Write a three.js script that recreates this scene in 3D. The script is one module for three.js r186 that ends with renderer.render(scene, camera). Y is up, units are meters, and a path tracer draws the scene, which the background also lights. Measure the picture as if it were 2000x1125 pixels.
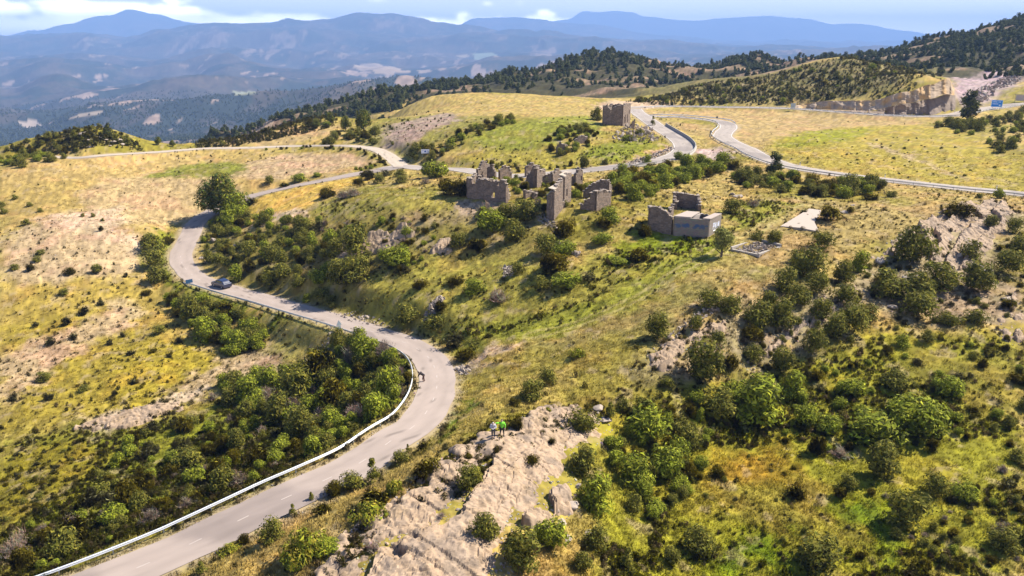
import * as THREE from 'three';
import { mergeGeometries, mergeVertices } from 'three/addons/utils/BufferGeometryUtils.js';
import { MarchingCubes } from 'three/addons/objects/MarchingCubes.js';

// ------------------------------------------------------------------ camera, sky, sun, exposure
const scene = new THREE.Scene();
const F = 1450, CX = 1000, CY = 562.5, HORIZON = 95;            // focal length and horizon in photograph pixels
const PITCH = Math.atan((CY - HORIZON) / F), CP = Math.cos(PITCH), SP = Math.sin(PITCH);
const camera = new THREE.PerspectiveCamera(2 * Math.atan(562.5 / F) * 180 / Math.PI, 2000 / 1125, 1, 90000);
camera.position.set(0, 0, 0);                                    // the drone; heights below are metres under it
camera.rotation.x = -PITCH;
const renderer = new THREE.WebGLRenderer({ antialias: true });
renderer.toneMapping = THREE.LinearToneMapping;
renderer.toneMappingExposure = 2.65;
renderer.shadowMap.enabled = true;
const SUN = new THREE.Vector3(0.93, 1.06, -0.33).normalize();
const sun = new THREE.DirectionalLight(new THREE.Color(1, 0.93, 0.80), 5.0);
sun.position.copy(SUN).multiplyScalar(600); sun.castShadow = true; sun.shadow.radius = 1;
sun.shadow.mapSize.set(4096, 4096);
Object.assign(sun.shadow.camera, { left: -450, right: 450, top: 450, bottom: -450, near: 1, far: 1600 });
scene.add(sun, sun.target);

// ------------------------------------------------------------------ random numbers and noise
function rng(seed) { let a = seed >>> 0; return () => { a = a + 0x6D2B79F5 | 0; let t = Math.imul(a ^ a >>> 15, 1 | a); t = t + Math.imul(t ^ t >>> 7, 61 | t) ^ t; return ((t ^ t >>> 14) >>> 0) / 4294967296; }; }
const HT = new Float32Array(65536); { const r = rng(7); for (let i = 0; i < 65536; i++) HT[i] = r(); }
const hsh = (i, j) => HT[((i * 73856093) ^ (j * 19349663)) >>> 0 & 65535];
function vn(x, y) {
  const i = Math.floor(x), j = Math.floor(y); let u = x - i, v = y - j; u = u * u * (3 - 2 * u); v = v * v * (3 - 2 * v);
  const a = hsh(i, j), b = hsh(i + 1, j), c = hsh(i, j + 1), d = hsh(i + 1, j + 1);
  return a + (b - a) * u + (c - a) * v + (a - b - c + d) * u * v;
}
function fbm(x, y, o = 4) { let s = 0, a = 0.5, n = 0; for (let k = 0; k < o; k++) { s += a * vn(x, y); n += a; x = x * 2.03 + 17.3; y = y * 2.03 - 9.1; a *= 0.5; } return s / n; }
const clamp = (x, a = 0, b = 1) => x < a ? a : x > b ? b : x;
const sst = (a, b, x) => { x = clamp((x - a) / (b - a)); return x * x * (3 - 2 * x); };
const lerp = (a, b, t) => a + (b - a) * t;

{ // the sky: summer haze, paler towards the horizon and the sun, a bank of cumulus low over the mountains
  const W = 2048, Hh = 1024, d = new Float32Array(W * Hh * 4), sa = Math.atan2(SUN.z, SUN.x);
  for (let j = 0; j < Hh; j++) {
    const el = ((j + 0.5) / Hh - 0.5) * Math.PI, e = Math.max(el, 0), se = Math.sin(e);
    for (let i = 0; i < W; i++) {
      const az = ((i + 0.5) / W - 0.5) * 2 * Math.PI, x = Math.cos(az) * Math.cos(el), z = Math.sin(az) * Math.cos(el);
      const c = x * SUN.x + Math.sin(el) * SUN.y + z * SUN.z, glow = Math.pow(clamp(c * 0.5 + 0.5), 5);
      const hz = Math.exp(-se * 24), side = 0.36 + 0.68 * Math.pow(0.5 + 0.5 * Math.cos(az - sa), 1.6);
      let r = lerp(0.065, 4.6, hz) * (0.8 + 0.45 * glow) * lerp(1, side, hz), g = lerp(0.112, 4.2, hz) * (0.82 + 0.4 * glow) * lerp(1, side, hz), b = lerp(0.235, 3.7, hz) * (0.9 + 0.25 * glow) * lerp(1, side, hz);
      const deg = el * 180 / Math.PI;                                            // clouds
      if (deg > -1 && deg < 9) {
        const cu = az * 9 + 3.1, cover = sst(0.82, 0.62, 0.5 + 0.5 * Math.cos(az - sa)) * (0.75 + 0.25 * vn(az * 2.2 + 40, 3.3));
        let m = 0;
        const top = 1.5 + 4.2 * fbm(cu, 1.7, 3) * cover, base = 0.25 + 0.6 * vn(cu * .7, 8);
        const f = fbm(cu * 3.2, deg * 1.6 + 5, 5);
        m = sst(0.40, 0.58, f + 0.22 - 0.5 * sst(top * .55, top, deg)) * sst(base, base + 0.9, deg) * sst(top + .9, top - .3, deg) * cover;
        
        const lit = 0.86 + 0.20 * sst(0.45, 0.75, f);
        r = lerp(r, 6.0 * lit, m * .95); g = lerp(g, 5.6 * lit, m * .95); b = lerp(b, 5.0 * lit, m * .9);
      }
      if (el <= 0) { r = .11; g = .10; b = .07; }                                // the land under the horizon
      const k = (j * W + i) * 4; d[k] = r; d[k + 1] = g; d[k + 2] = b; d[k + 3] = 1;
    }
  }
  const t = new THREE.DataTexture(d, W, Hh, THREE.RGBAFormat, THREE.FloatType);
  t.mapping = THREE.EquirectangularReflectionMapping; t.magFilter = THREE.LinearFilter; t.minFilter = THREE.LinearFilter; t.needsUpdate = true;
  scene.background = t; scene.environment = t;
}
scene.fog = new THREE.FogExp2(new THREE.Color().setRGB(0.31, 0.52, 1.0), 0.000105);

// ------------------------------------------------------------------ names, labels
const taken = {};
function numbered(n) { const k = taken[n] = (taken[n] ?? -1) + 1; return k ? `${n}_${String(k).padStart(3, '0')}` : n; }
function tag(o, label, category, group) { o.userData.label = label; o.userData.category = category; if (group) o.userData.group = group; return o; }
function kind(o, k) { o.userData.kind = k; return o; }
function shadow(o) { o.traverse(c => { if (c.isMesh) c.castShadow = c.receiveShadow = true; }); return o; }
function top(o, name) { o.name = numbered(name); scene.add(shadow(o)); return o; }
function part(name, geo, m, parent) { const o = new THREE.Mesh(geo, m); o.name = name; parent.add(o); return o; }
const mat = (r, g, b, rough = 0.95, extra = {}) => new THREE.MeshStandardMaterial({ color: new THREE.Color().setRGB(r, g, b), roughness: rough, ...extra });
function colored(geo, r, g, b) { const n = geo.attributes.position.count, c = new Float32Array(n * 3); for (let i = 0; i < n; i++) { c[3 * i] = r; c[3 * i + 1] = g; c[3 * i + 2] = b; } geo.setAttribute('color', new THREE.BufferAttribute(c, 3)); return geo; }
function plain(g) { g = g.index ? g.toNonIndexed() : g; for (const k of Object.keys(g.attributes)) if (!['position', 'normal', 'uv'].includes(k)) g.deleteAttribute(k); return g; }
function box(w, h, d, x = 0, y = 0, z = 0, ry = 0, rx = 0, rz = 0) { const g = new THREE.BoxGeometry(w, h, d); if (rx) g.rotateX(rx); if (rz) g.rotateZ(rz); if (ry) g.rotateY(ry); g.translate(x, y, z); return plain(g); }
const vcol = new THREE.MeshPhysicalMaterial({ vertexColors: true, roughness: 0.97, specularIntensity: .3 });

// ------------------------------------------------------------------ pixels of the photograph -> directions -> the ground
function ray(px, py) { const a = (px - CX) / F, b = -(py - CY) / F; return [a, b * CP - SP, -(CP + b * SP)]; }
function atDrop(px, py, h) { const r = ray(px, py), t = h / -r[1]; return [r[0] * t, -h, r[2] * t]; }
function atDist(px, py, dist) { const r = ray(px, py), t = dist / Math.hypot(r[0], r[2]); return [r[0] * t, r[1] * t, r[2] * t]; }
function toPixel(x, y, z) { const fwd = -z * CP - y * SP, up = y * CP - z * SP; return [CX + F * x / fwd, CY - F * up / fwd]; }

// control points of the land: [pixel x, pixel y, metres under the drone] on ground the photograph shows
const DROP = [
  [284, 1101, 38], [545, 976, 37.2], [765, 855, 37], [852, 735, 38.3], [800, 673, 39.6], [680, 632, 41.2], [520, 585, 42.6], [391, 548, 43], [354, 510, 42.6], [372, 460, 41], [414, 415, 38.5], [500, 379, 35.5], [710, 336, 31.5], [780, 318, 30.3], [560, 286, 31], [100, 1180, 38.5], [690, 912, 37],
  [100, 330, 33.5], [100, 450, 37], [300, 450, 38], [0, 420, 36], [250, 320, 32], [600, 330, 32.5], [550, 420, 35], [380, 288, 31], [0, 303, 33], [150, 303, 33], [450, 340, 33.2],
  [100, 600, 43.5], [250, 700, 46], [50, 800, 47.5], [150, 830, 47.3], [300, 600, 45], [450, 690, 46.5], [600, 780, 45.5], [740, 760, 44], [400, 900, 45], [200, 950, 45.5], [0, 950, 47.5], [50, 1100, 44.5], [250, 1010, 43], [0, 650, 45], [200, 520, 41],
  [480, 500, 39.5], [600, 560, 40], [700, 570, 38.5], [560, 430, 35], [600, 470, 36.5], [700, 480, 34.2], [750, 400, 29.2], [850, 420, 29.4], [950, 400, 27.6], [650, 400, 32], [850, 370, 28.2], [1080, 440, 28.6], [1000, 470, 31], [900, 500, 33.5], [800, 560, 36], [950, 600, 36], [860, 640, 38.3], [1050, 560, 33.4], [1200, 480, 30], [1400, 500, 29.8], [1300, 450, 28.7], [1500, 440, 28.3], [1250, 600, 33], [1100, 680, 36.2], [950, 720, 37.8], [1000, 780, 36.8], [1150, 600, 34.2],
  [980, 857, 35], [1100, 830, 35.2], [900, 930, 35.1], [800, 1050, 35.2], [700, 1120, 35.7], [1000, 1050, 35.8], [1100, 1000, 37], [620, 1060, 36.4],
  [1250, 720, 34.8], [1330, 660, 33.2], [1450, 600, 32], [1600, 560, 31], [1700, 470, 29.6], [1850, 420, 29], [1950, 400, 28.6], [1600, 480, 29.6],
  [1250, 900, 39.5], [1400, 850, 39.5], [1600, 750, 38], [1800, 650, 35], [2000, 560, 32.8], [1500, 1000, 41], [1800, 900, 39.8], [2000, 750, 37.4], [1300, 1100, 41.8], [1700, 1100, 42], [2000, 1050, 41.2], [1450, 720, 36.4], [1700, 600, 33.5],
  [1000, 1300, 38], [300, 1300, 39], [1700, 1300, 43], [2300, 900, 40], [2300, 500, 30], [-300, 800, 48], [-300, 450, 40],
  [1150, 260, 23.4], [900, 205, 22.6], [760, 250, 26.5], [850, 260, 24.6], [700, 300, 30], [900, 330, 29.6], [1000, 345, 29], [1200, 245, 23.2], [1130, 230, 22.4], [1240, 285, 26], [1010, 260, 23.6],
  [1500, 250, 26], [1700, 270, 26.2], [1900, 300, 27], [1750, 335, 28.6], [1400, 225, 25.4], [1950, 245, 24.4], [2000, 290, 26], [1140, 333, 28.6], [1268, 316, 27.6], [1337, 290, 26.8], [1300, 257, 25.6], [1262, 229, 24.4], [1388, 236, 25], [1412, 262, 26], [1489, 304, 27], [1650, 341, 28.4], [2000, 380, 29.8], [1300, 208, 24.6], [1580, 215, 24.9], [1825, 229, 25], [1240, 212, 24], [1380, 300, 28], [1350, 340, 28.6], [1500, 370, 28.6], [2000, 203, 22.5], [1912, 213, 23.6],
];
// the same where the land is far: [pixel x, pixel y, distance in metres]
const DIST = [
  [1000, 186, 375], [820, 192, 360], [1150, 190, 360],
  [1650, 110, 425], [1500, 140, 420], [1350, 165, 425], [1830, 150, 372], [1560, 203, 352], [1750, 188, 350], [1700, 150, 385], [1550, 170, 385], [1420, 188, 370], [1250, 188, 400],
  [2000, 40, 900], [1850, 70, 850], [1750, 100, 830], [1950, 130, 600], [2000, 170, 450], [1930, 165, 470], [1870, 190, 400], [2200, 20, 900], [2200, 150, 450],
  [1180, 108, 750], [1090, 125, 740], [1000, 150, 720], [850, 180, 700], [700, 210, 680], [550, 240, 650], [420, 268, 620], [1300, 125, 760], [1370, 135, 770], [1480, 110, 800], [1560, 128, 800], [1100, 172, 540], [1250, 170, 560], [950, 200, 520],
  [190, 238, 276], [120, 252, 276], [20, 281, 276], [65, 267, 276], [255, 276, 268], [190, 292, 252], [80, 295, 252], [560, 248, 290], [620, 227, 300], [470, 270, 278], [660, 250, 285],
];
// behind the crests, out of sight: [pixel x, distance, metres under the drone]
const HID = [[900, 480, 45], [1100, 450, 34], [700, 450, 60], [700, 340, 40], [560, 360, 52], [300, 330, 58], [100, 330, 55], [0, 340, 62], [300, 420, 100], [100, 450, 115], [500, 480, 90], [600, 1000, 210], [300, 700, 160], [0, 700, 190], [200, 1000, 240], [900, 1000, 150], [1200, 1000, 90], [1500, 1050, 80], [1700, 560, 14], [1500, 560, 24], [1350, 600, 36], [2000, 1150, -20], [1800, 1100, 20], [-300, 300, 60], [-300, 600, 160], [-300, 1000, 240], [1000, 1300, 260], [1500, 1300, 220], [300, 1300, 290], [2000, 1400, 90], [2300, 1200, 0]];
const PT = [...DROP.map(p => atDrop(...p)), ...DIST.map(p => atDist(...p)), ...HID.map(([px, d, h]) => { const r = ray(px, 200), t = d / Math.hypot(r[0], r[2]); return [r[0] * t, -h, r[2] * t]; })];
const NP = PT.length, C2 = 11 * 11, WT = new Float64Array(NP + 3);
{ // multiquadric surface through the control points
  const n = NP + 3, A = Array.from({ length: n }, () => new Float64Array(n + 1));
  for (let i = 0; i < NP; i++) {
    for (let j = 0; j < NP; j++) A[i][j] = Math.sqrt((PT[i][0] - PT[j][0]) ** 2 + (PT[i][2] - PT[j][2]) ** 2 + C2);
    A[i][i] -= 0.5 * (1 + Math.hypot(PT[i][0], PT[i][2]) / 400);
    A[i][NP] = A[NP][i] = 1; A[i][NP + 1] = A[NP + 1][i] = PT[i][0] / 100; A[i][NP + 2] = A[NP + 2][i] = PT[i][2] / 100; A[i][n] = PT[i][1];
  }
  for (let c = 0; c < n; c++) {
    let p = c; for (let r = c + 1; r < n; r++) if (Math.abs(A[r][c]) > Math.abs(A[p][c])) p = r;
    [A[c], A[p]] = [A[p], A[c]];
    for (let r = c + 1; r < n; r++) { const k = A[r][c] / A[c][c]; if (k) for (let q = c; q <= n; q++) A[r][q] -= k * A[c][q]; }
  }
  for (let c = n - 1; c >= 0; c--) { let s = A[c][n]; for (let q = c + 1; q < n; q++) s -= A[c][q] * WT[q]; WT[c] = s / A[c][c]; }
}
const PXs = Float64Array.from(PT, p => p[0]), PZs = Float64Array.from(PT, p => p[2]);
function base(x, z) { let s = WT[NP] + WT[NP + 1] * x / 100 + WT[NP + 2] * z / 100; for (let i = 0; i < NP; i++) { const a = x - PXs[i], b = z - PZs[i]; s += WT[i] * Math.sqrt(a * a + b * b + C2); } return s; }
function hitWith(fn, px, py, t0 = 25, t1 = 1300) {
  const r = ray(px, py), m = Math.hypot(r[0], r[1], r[2]); let t = t0 / m, prev = t;
  for (; t < t1 / m; prev = t, t *= 1.018) {
    if (r[1] * t <= fn(r[0] * t, r[2] * t)) {
      let a = prev, b = t; for (let k = 0; k < 12; k++) { const c = (a + b) / 2; if (r[1] * c <= fn(r[0] * c, r[2] * c)) b = c; else a = c; }
      return [r[0] * b, r[1] * b, r[2] * b];
    }
  }
  return null;
}
const hit0 = (px, py) => hitWith(base, px, py);

// ------------------------------------------------------------------ roads: centre lines on the land, with the land graded to them
function alongCurve(pts, step = 1) { const c = new THREE.CatmullRomCurve3(pts.map(p => new THREE.Vector3(p[0], p[1], p[2])), false, 'centripetal'); return c.getSpacedPoints(Math.max(8, Math.round(c.getLength() / step))); }
function roadLine(px, half, win = 14) {
  const w = px.map(p => p.length > 2 ? atDist(p[0], p[1], p[2]) : hit0(p[0], p[1])).filter(Boolean), pts = alongCurve(w, 1);
  const y = pts.map(p => base(p.x, p.z)), n = pts.length;
  pts.forEach((p, i) => { let s = 0, k = 0; for (let j = Math.max(0, i - win); j <= Math.min(n - 1, i + win); j++) { s += y[j]; k++; } p.y = s / k; });
  return { pts, half };
}
const lowerRoad = roadLine([[-60, 1262], [60, 1204], [160, 1158], [284, 1101], [354, 1068], [424, 1035], [486, 1005], [545, 976], [620, 941], [702, 899], [765, 855], [811, 824], [840, 790], [853, 755], [850, 724], [833, 698], [800, 673], [769, 660], [739, 650], [683, 633], [628, 618], [525, 588], [455, 569], [391, 548], [366, 531], [354, 512], [354, 492], [360, 477], [372, 459], [386, 437], [414, 415], [440, 402], [470, 390], [500, 379], [560, 365], [640, 350], [710, 336], [745, 329], [785, 319]], 2.25);
const branchRoad = roadLine([[745, 329], [785, 319], [838, 322], [900, 331], [1000, 343], [1080, 339], [1140, 333], [1204, 326], [1268, 316], [1316, 305], [1335, 290], [1329, 276], [1300, 257], [1276, 241], [1256, 227], [1245, 219], [1240, 212]], 2.9);
const trackRoad = roadLine([[785, 320], [768, 301], [730, 290], [680, 284], [620, 285], [560, 286], [480, 289], [400, 290], [300, 298], [220, 301], [150, 304], [60, 305], [-40, 306]], 2.3);
const upperRoad = roadLine([[1256, 226], [1290, 229], [1332, 230], [1388, 234], [1416, 240], [1423, 249], [1414, 259], [1412, 268], [1428, 280], [1457, 293], [1489, 306], [1545, 325], [1650, 342], [1755, 354], [1860, 366], [2000, 381], [2120, 395]], 3.0);
const farRoad = roadLine([[1180, 204], [1240, 209], [1300, 208], [1440, 209.5], [1580, 215], [1720, 224], [1825, 228], [1870, 224], [1912, 214], [1965, 207], [2000, 203], [2100, 196]], 3.6);
{ const join = (road, others) => road.pts.forEach(p => { let m = 1e9, y = 0; for (const o of others) for (const q of o.pts) { const d = Math.hypot(p.x - q.x, p.z - q.z); if (d < m) { m = d; y = q.y; } } if (m < 24) p.y = lerp(p.y, y, sst(24, 5, m)); });
  join(branchRoad, [lowerRoad]); join(trackRoad, [lowerRoad]); join(farRoad, [branchRoad]); join(upperRoad, [branchRoad]); }
const ROADS = [lowerRoad, branchRoad, trackRoad, upperRoad, farRoad];
const RH = new Map(), RC = 8;
ROADS.forEach((r, k) => r.pts.forEach(p => { for (let a = -1; a <= 1; a++) for (let b = -1; b <= 1; b++) { const key = (Math.floor(p.x / RC) + a) * 100003 + Math.floor(p.z / RC) + b; if (!RH.has(key)) RH.set(key, []); RH.get(key).push([p.x, p.y, p.z, r.half, k]); } }));
const near = { d: 99, y: 0, half: 0, k: -1 };
function nearRoad(x, z) { // distance to the nearest road's edge (negative on it)
  near.d = 99; near.k = -1; const l = RH.get(Math.floor(x / RC) * 100003 + Math.floor(z / RC)); if (!l) return near;
  let best = 1e9, wy = 0, ww = 0;
  for (const q of l) { const d = Math.hypot(x - q[0], z - q[2]); if (d - q[3] < best) { best = d - q[3]; near.half = q[3]; near.k = q[4]; } const w = 1 / (0.05 + d * d * d * d); wy += w * q[1]; ww += w; }
  near.d = best; near.y = wy / ww; return near;
}
function bump(x, z) { const d = Math.hypot(x, z); return (fbm(x * 0.12, z * 0.12, 3) - 0.5) * 1.1 + (fbm(x * 0.7 + 9, z * 0.7, 3) - 0.5) * 0.42 + (d < 260 ? (vn(x * 2.6, z * 2.6) - 0.5) * 0.16 : 0) + (d > 300 ? (fbm(x * 0.03, z * 0.03, 4) - .5) * sst(300, 700, d) * 18 : 0); }
function ground(x, z) {
  const b = base(x, z), r = nearRoad(x, z); if (r.k < 0 || r.d > 5) return b + bump(x, z);
  const w = sst(5, 0.5, r.d); return lerp(b + bump(x, z), r.y - 0.07, w);
}
const hit = (px, py) => hitWith(ground, px, py);
function hitAt(px, py) { const p = hit(px, py); if (p) p[1] = ground(p[0], p[2]); return p; }
const depthOf = p => -p[2] * CP - p[1] * SP;
const perPixel = p => depthOf(p) / F;                              // metres in one photograph pixel at that place
function worldPoly(px) { return px.map(([a, b]) => { let p = null, y = b; while (!p && y < b + 80) { p = hit0(a, y); y += 4; } return p ? [p[0], p[2]] : null; }).filter(Boolean); }
function inPoly(P, x, z) { let c = false; for (let i = 0, j = P.length - 1; i < P.length; j = i++) { const [xi, zi] = P[i], [xj, zj] = P[j]; if ((zi > z) !== (zj > z) && x < (xj - xi) * (z - zi) / (zj - zi) + xi) c = !c; } return c; }
function polyDist(P, x, z) { let m = 1e9; for (let i = 0, j = P.length - 1; i < P.length; j = i++) { const ax = P[j][0], az = P[j][1], bx = P[i][0] - ax, bz = P[i][1] - az; const t = clamp(((x - ax) * bx + (z - az) * bz) / (bx * bx + bz * bz + 1e-9)); m = Math.min(m, Math.hypot(x - ax - bx * t, z - az - bz * t)); } return inPoly(P, x, z) ? m : -m; }
function bounds(P) { let a = 1e9, b = -1e9, c = 1e9, d = -1e9; for (const [x, z] of P) { a = Math.min(a, x); b = Math.max(b, x); c = Math.min(c, z); d = Math.max(d, z); } return [a, b, c, d]; }

// ------------------------------------------------------------------ what the ground is covered with: [r,g,b, feather m, patches drawn over one another]
const ZONES = [
  // left field and slope
  [[.40, .30, .13], 3, [[0, 330], [180, 300], [400, 292], [700, 292], [740, 318], [640, 345], [500, 372], [420, 405], [350, 445], [300, 470], [200, 480], [0, 420]]],
  [[.46, .345, .215], 2.5, [[420, 330], [560, 300], [690, 300], [735, 315], [650, 335], [520, 352], [460, 350]]],
  [[.45, .34, .195], 3, [[230, 330], [420, 340], [470, 365], [420, 400], [350, 440], [230, 440], [150, 380]]],
  [[.43, .32, .15], 3, [[0, 332], [200, 305], [380, 296], [420, 318], [200, 350], [0, 368]]],
  [[.21, .21, .055], 2, [[280, 345], [340, 325], [450, 312], [490, 322], [470, 340], [380, 345]]],
  [[.55, .43, .30], 2.5, [[100, 420], [235, 405], [240, 460], [330, 470], [280, 510], [200, 540], [90, 500], [60, 450]]],
  [[.47, .36, .23], 3, [[0, 470], [100, 430], [250, 490], [280, 500], [270, 530], [100, 560], [0, 560]]],
  [[.37, .28, .095], 3, [[0, 545], [150, 560], [280, 540], [320, 590], [400, 690], [330, 720], [200, 740], [0, 700]]],
  [[.335, .265, .075], 3, [[0, 640], [200, 610], [400, 690], [440, 700], [300, 790], [130, 820], [0, 850]]],
  [[.365, .29, .075], 2, [[250, 690], [330, 660], [430, 695], [380, 730], [280, 790], [200, 800]]],
  [[.46, .35, .22], 1.6, [[0, 690], [120, 650], [270, 600], [280, 618], [150, 690], [0, 790]]],
  [[.46, .36, .22], 1.6, [[190, 590], [265, 585], [275, 625], [230, 640]]],
  [[.47, .36, .23], 1.5, [[330, 770], [430, 700], [560, 650], [650, 665], [640, 700], [560, 730], [440, 740], [380, 790]]],
  [[.50, .40, .29], 1, [[140, 820], [300, 790], [400, 755], [420, 765], [320, 800], [250, 835], [150, 838]]],
  [[.19, .19, .04], 3, [[0, 850], [140, 835], [300, 830], [420, 790], [560, 740], [660, 660], [780, 680], [810, 740], [740, 830], [560, 930], [300, 1050], [130, 1125], [0, 1125]]],
  [[.24, .20, .045], 3, [[0, 870], [150, 850], [220, 880], [120, 980], [0, 1000]]],
  [[.30, .26, .10], 2, [[520, 640], [650, 650], [640, 720], [560, 740]]],
  [[.44, .34, .15], 1.5, [[200, 1180], [330, 1120], [480, 1045], [640, 955], [760, 905], [870, 865], [960, 830], [900, 880], [780, 970], [660, 1065], [560, 1180]]],
  // banks by the car
  [[.19, .20, .04], 1.5, [[285, 470], [345, 440], [335, 500], [370, 550], [470, 590], [600, 630], [560, 650], [440, 610], [310, 560]]],
  // yellow strip and mound
  [[.56, .40, .14], 2, [[480, 440], [500, 390], [600, 355], [700, 345], [740, 350], [640, 380], [590, 410], [520, 440]]],
  [[.58, .46, .32], 1.2, [[490, 440], [520, 420], [600, 408], [620, 415], [560, 428], [510, 445]]],
  [[.27, .24, .07], 2, [[640, 390], [740, 360], [870, 370], [920, 400], [880, 420], [780, 415], [690, 425], [600, 430]]],
  [[.36, .30, .10], 2, [[770, 390], [880, 380], [920, 402], [860, 412], [790, 405]]],
  [[.33, .26, .14], 2, [[740, 425], [870, 420], [900, 400], [990, 400], [1080, 440], [1040, 450], [920, 440], [840, 470], [760, 480]]],
  [[.44, .34, .25], 1, [[880, 400], [930, 392], [990, 400], [960, 415], [900, 415]]],
  [[.24, .20, .07], 2, [[500, 460], [620, 430], [760, 420], [830, 450], [900, 440], [1000, 420], [1120, 470], [1130, 500], [1000, 490], [850, 520], [760, 560], [700, 600], [620, 600], [480, 560], [400, 520], [400, 440]]],
  // green bowl and track
  [[.32, .28, .085], 2.5, [[730, 540], [850, 500], [1000, 500], [1130, 520], [1300, 460], [1420, 480], [1440, 500], [1250, 600], [1050, 660], [900, 680], [850, 650], [740, 610]]],
  [[.27, .265, .065], 2, [[860, 650], [1000, 620], [1150, 590], [1330, 490], [1420, 470], [1450, 480], [1300, 560], [1160, 640], [1000, 660], [900, 690]]],
  [[.21, .235, .04], 1.5, [[1250, 450], [1380, 460], [1400, 480], [1300, 500], [1200, 520], [1180, 500]]],
  [[.32, .27, .11], 2, [[1000, 680], [1170, 640], [1300, 570], [1440, 500], [1560, 470], [1600, 490], [1500, 560], [1400, 600], [1280, 660], [1200, 740], [1050, 730]]],
  [[.30, .25, .08], 3, [[880, 740], [960, 700], [1100, 680], [1250, 640], [1240, 700], [1200, 780], [1100, 790], [1000, 790], [900, 850], [850, 870]]],
  [[.42, .33, .13], 2, [[900, 800], [930, 760], [1050, 720], [1130, 740], [1100, 790], [1000, 800], [920, 845], [880, 860]]],
  [[.13, .19, .025], 1, [[878, 830], [895, 770], [912, 770], [905, 830], [880, 860]]],
  [[.50, .40, .28], 1, [[880, 705], [930, 690], [1040, 655], [1010, 672], [930, 715], [890, 730]]],
  // right middle
  [[.36, .28, .13], 3, [[1420, 400], [1600, 390], [1800, 400], [1950, 390], [2000, 400], [1960, 420], [1850, 450], [1720, 470], [1620, 500], [1500, 520], [1450, 470], [1420, 430]]],
  [[.25, .25, .06], 2, [[1400, 470], [1500, 430], [1560, 400], [1480, 390], [1420, 410], [1430, 440]]],
  [[.44, .33, .22], 2, [[1370, 600], [1480, 560], [1520, 540], [1500, 590], [1400, 620]]],
  [[.38, .27, .12], 2, [[1400, 575], [1490, 540], [1490, 570], [1420, 600]]],
  [[.33, .27, .17], 2.5, [[1240, 720], [1350, 640], [1500, 600], [1650, 540], [1850, 440], [1950, 400], [2000, 420], [1950, 500], [2000, 620], [1900, 640], [1700, 600], [1560, 690], [1430, 740], [1280, 730]]],
  [[.29, .27, .06], 3, [[1200, 830], [1420, 740], [1600, 680], [1750, 640], [2000, 640], [2000, 1125], [1150, 1125], [1170, 950]]],
  [[.34, .24, .06], 2.5, [[1375, 900], [1450, 860], [1540, 870], [1560, 930], [1450, 960], [1380, 940]]],
  [[.30, .25, .07], 2.5, [[1380, 960], [1560, 930], [1680, 1000], [1600, 1060], [1450, 1040]]],
  [[.17, .22, .02], 2, [[1640, 980], [1720, 970], [1780, 1050], [1750, 1100], [1680, 1040]]],
  [[.17, .22, .025], 2, [[1400, 1060], [1520, 1060], [1560, 1125], [1400, 1125]]],
  [[.25, .22, .06], 3, [[1750, 700], [2000, 660], [2000, 800], [1850, 800]]],
  // upper fields
  [[.40, .31, .13], 4, [[720, 230], [800, 195], [950, 183], [1100, 188], [1160, 200], [1150, 240], [1000, 225], [900, 240], [800, 230]]],
  [[.27, .24, .08], 3, [[690, 300], [720, 240], [830, 225], [980, 230], [900, 255], [820, 300], [760, 310]]],
  [[.33, .26, .20], 2.5, [[760, 245], [880, 220], [900, 235], [800, 285], [740, 290]]],
  [[.24, .24, .06], 3, [[900, 270], [1000, 240], [1160, 225], [1180, 260], [1060, 290], [960, 300]]],
  [[.32, .27, .08], 3, [[880, 305], [1000, 290], [1100, 300], [1280, 280], [1300, 300], [1120, 335], [1000, 342], [900, 330]]],
  [[.22, .23, .05], 2, [[1120, 305], [1180, 280], [1260, 270], [1290, 285], [1200, 315]]],
  [[.42, .31, .22], 1, [[1140, 328], [1200, 315], [1270, 300], [1310, 280], [1318, 288], [1290, 306], [1210, 322]]],
  [[.40, .30, .15], 3, [[1240, 216], [1420, 213], [1560, 220], [1800, 235], [1820, 245], [1600, 260], [1510, 275], [1480, 290], [1440, 270], [1430, 240], [1270, 226]]],
  [[.35, .285, .085], 4, [[1500, 290], [1520, 268], [1650, 250], [1800, 242], [1920, 265], [2000, 320], [2000, 375], [1850, 360], [1650, 335], [1540, 318]]],
  [[.26, .255, .05], 3, [[1510, 285], [1560, 260], [1650, 252], [1720, 250], [1660, 275], [1560, 290]]],
  [[.42, .33, .19], 1, [[1690, 275], [1760, 295], [1840, 325], [1890, 350], [1880, 352], [1800, 318], [1700, 285]]],
  [[.36, .27, .13], 2, [[1290, 238], [1390, 244], [1410, 252], [1390, 268], [1350, 262]]],
  [[.46, .37, .32], 1.5, [[1360, 295], [1390, 285], [1440, 300], [1420, 315], [1370, 310]]],
  [[.52, .40, .28], 2, [[1160, 205], [1200, 195], [1260, 195], [1330, 203], [1240, 216], [1170, 215]]],
  [[.40, .30, .16], 2, [[400, 284], [560, 250], [660, 245], [650, 262], [560, 283]]],
  [[.19, .165, .07], 4, [[1210, 190], [1340, 165], [1500, 140], [1650, 108], [1780, 118], [1850, 150], [1750, 180], [1600, 195], [1400, 202]]],
  [[.40, .32, .31], 4, [[1855, 195], [1860, 155], [1930, 138], [1990, 138], [1990, 168], [1960, 180], [1900, 205]]],
].map(([c, f, px]) => { const P = worldPoly(px); return { c, f, P, b: bounds(P) }; }).filter(q => q.P.length > 2);
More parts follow.
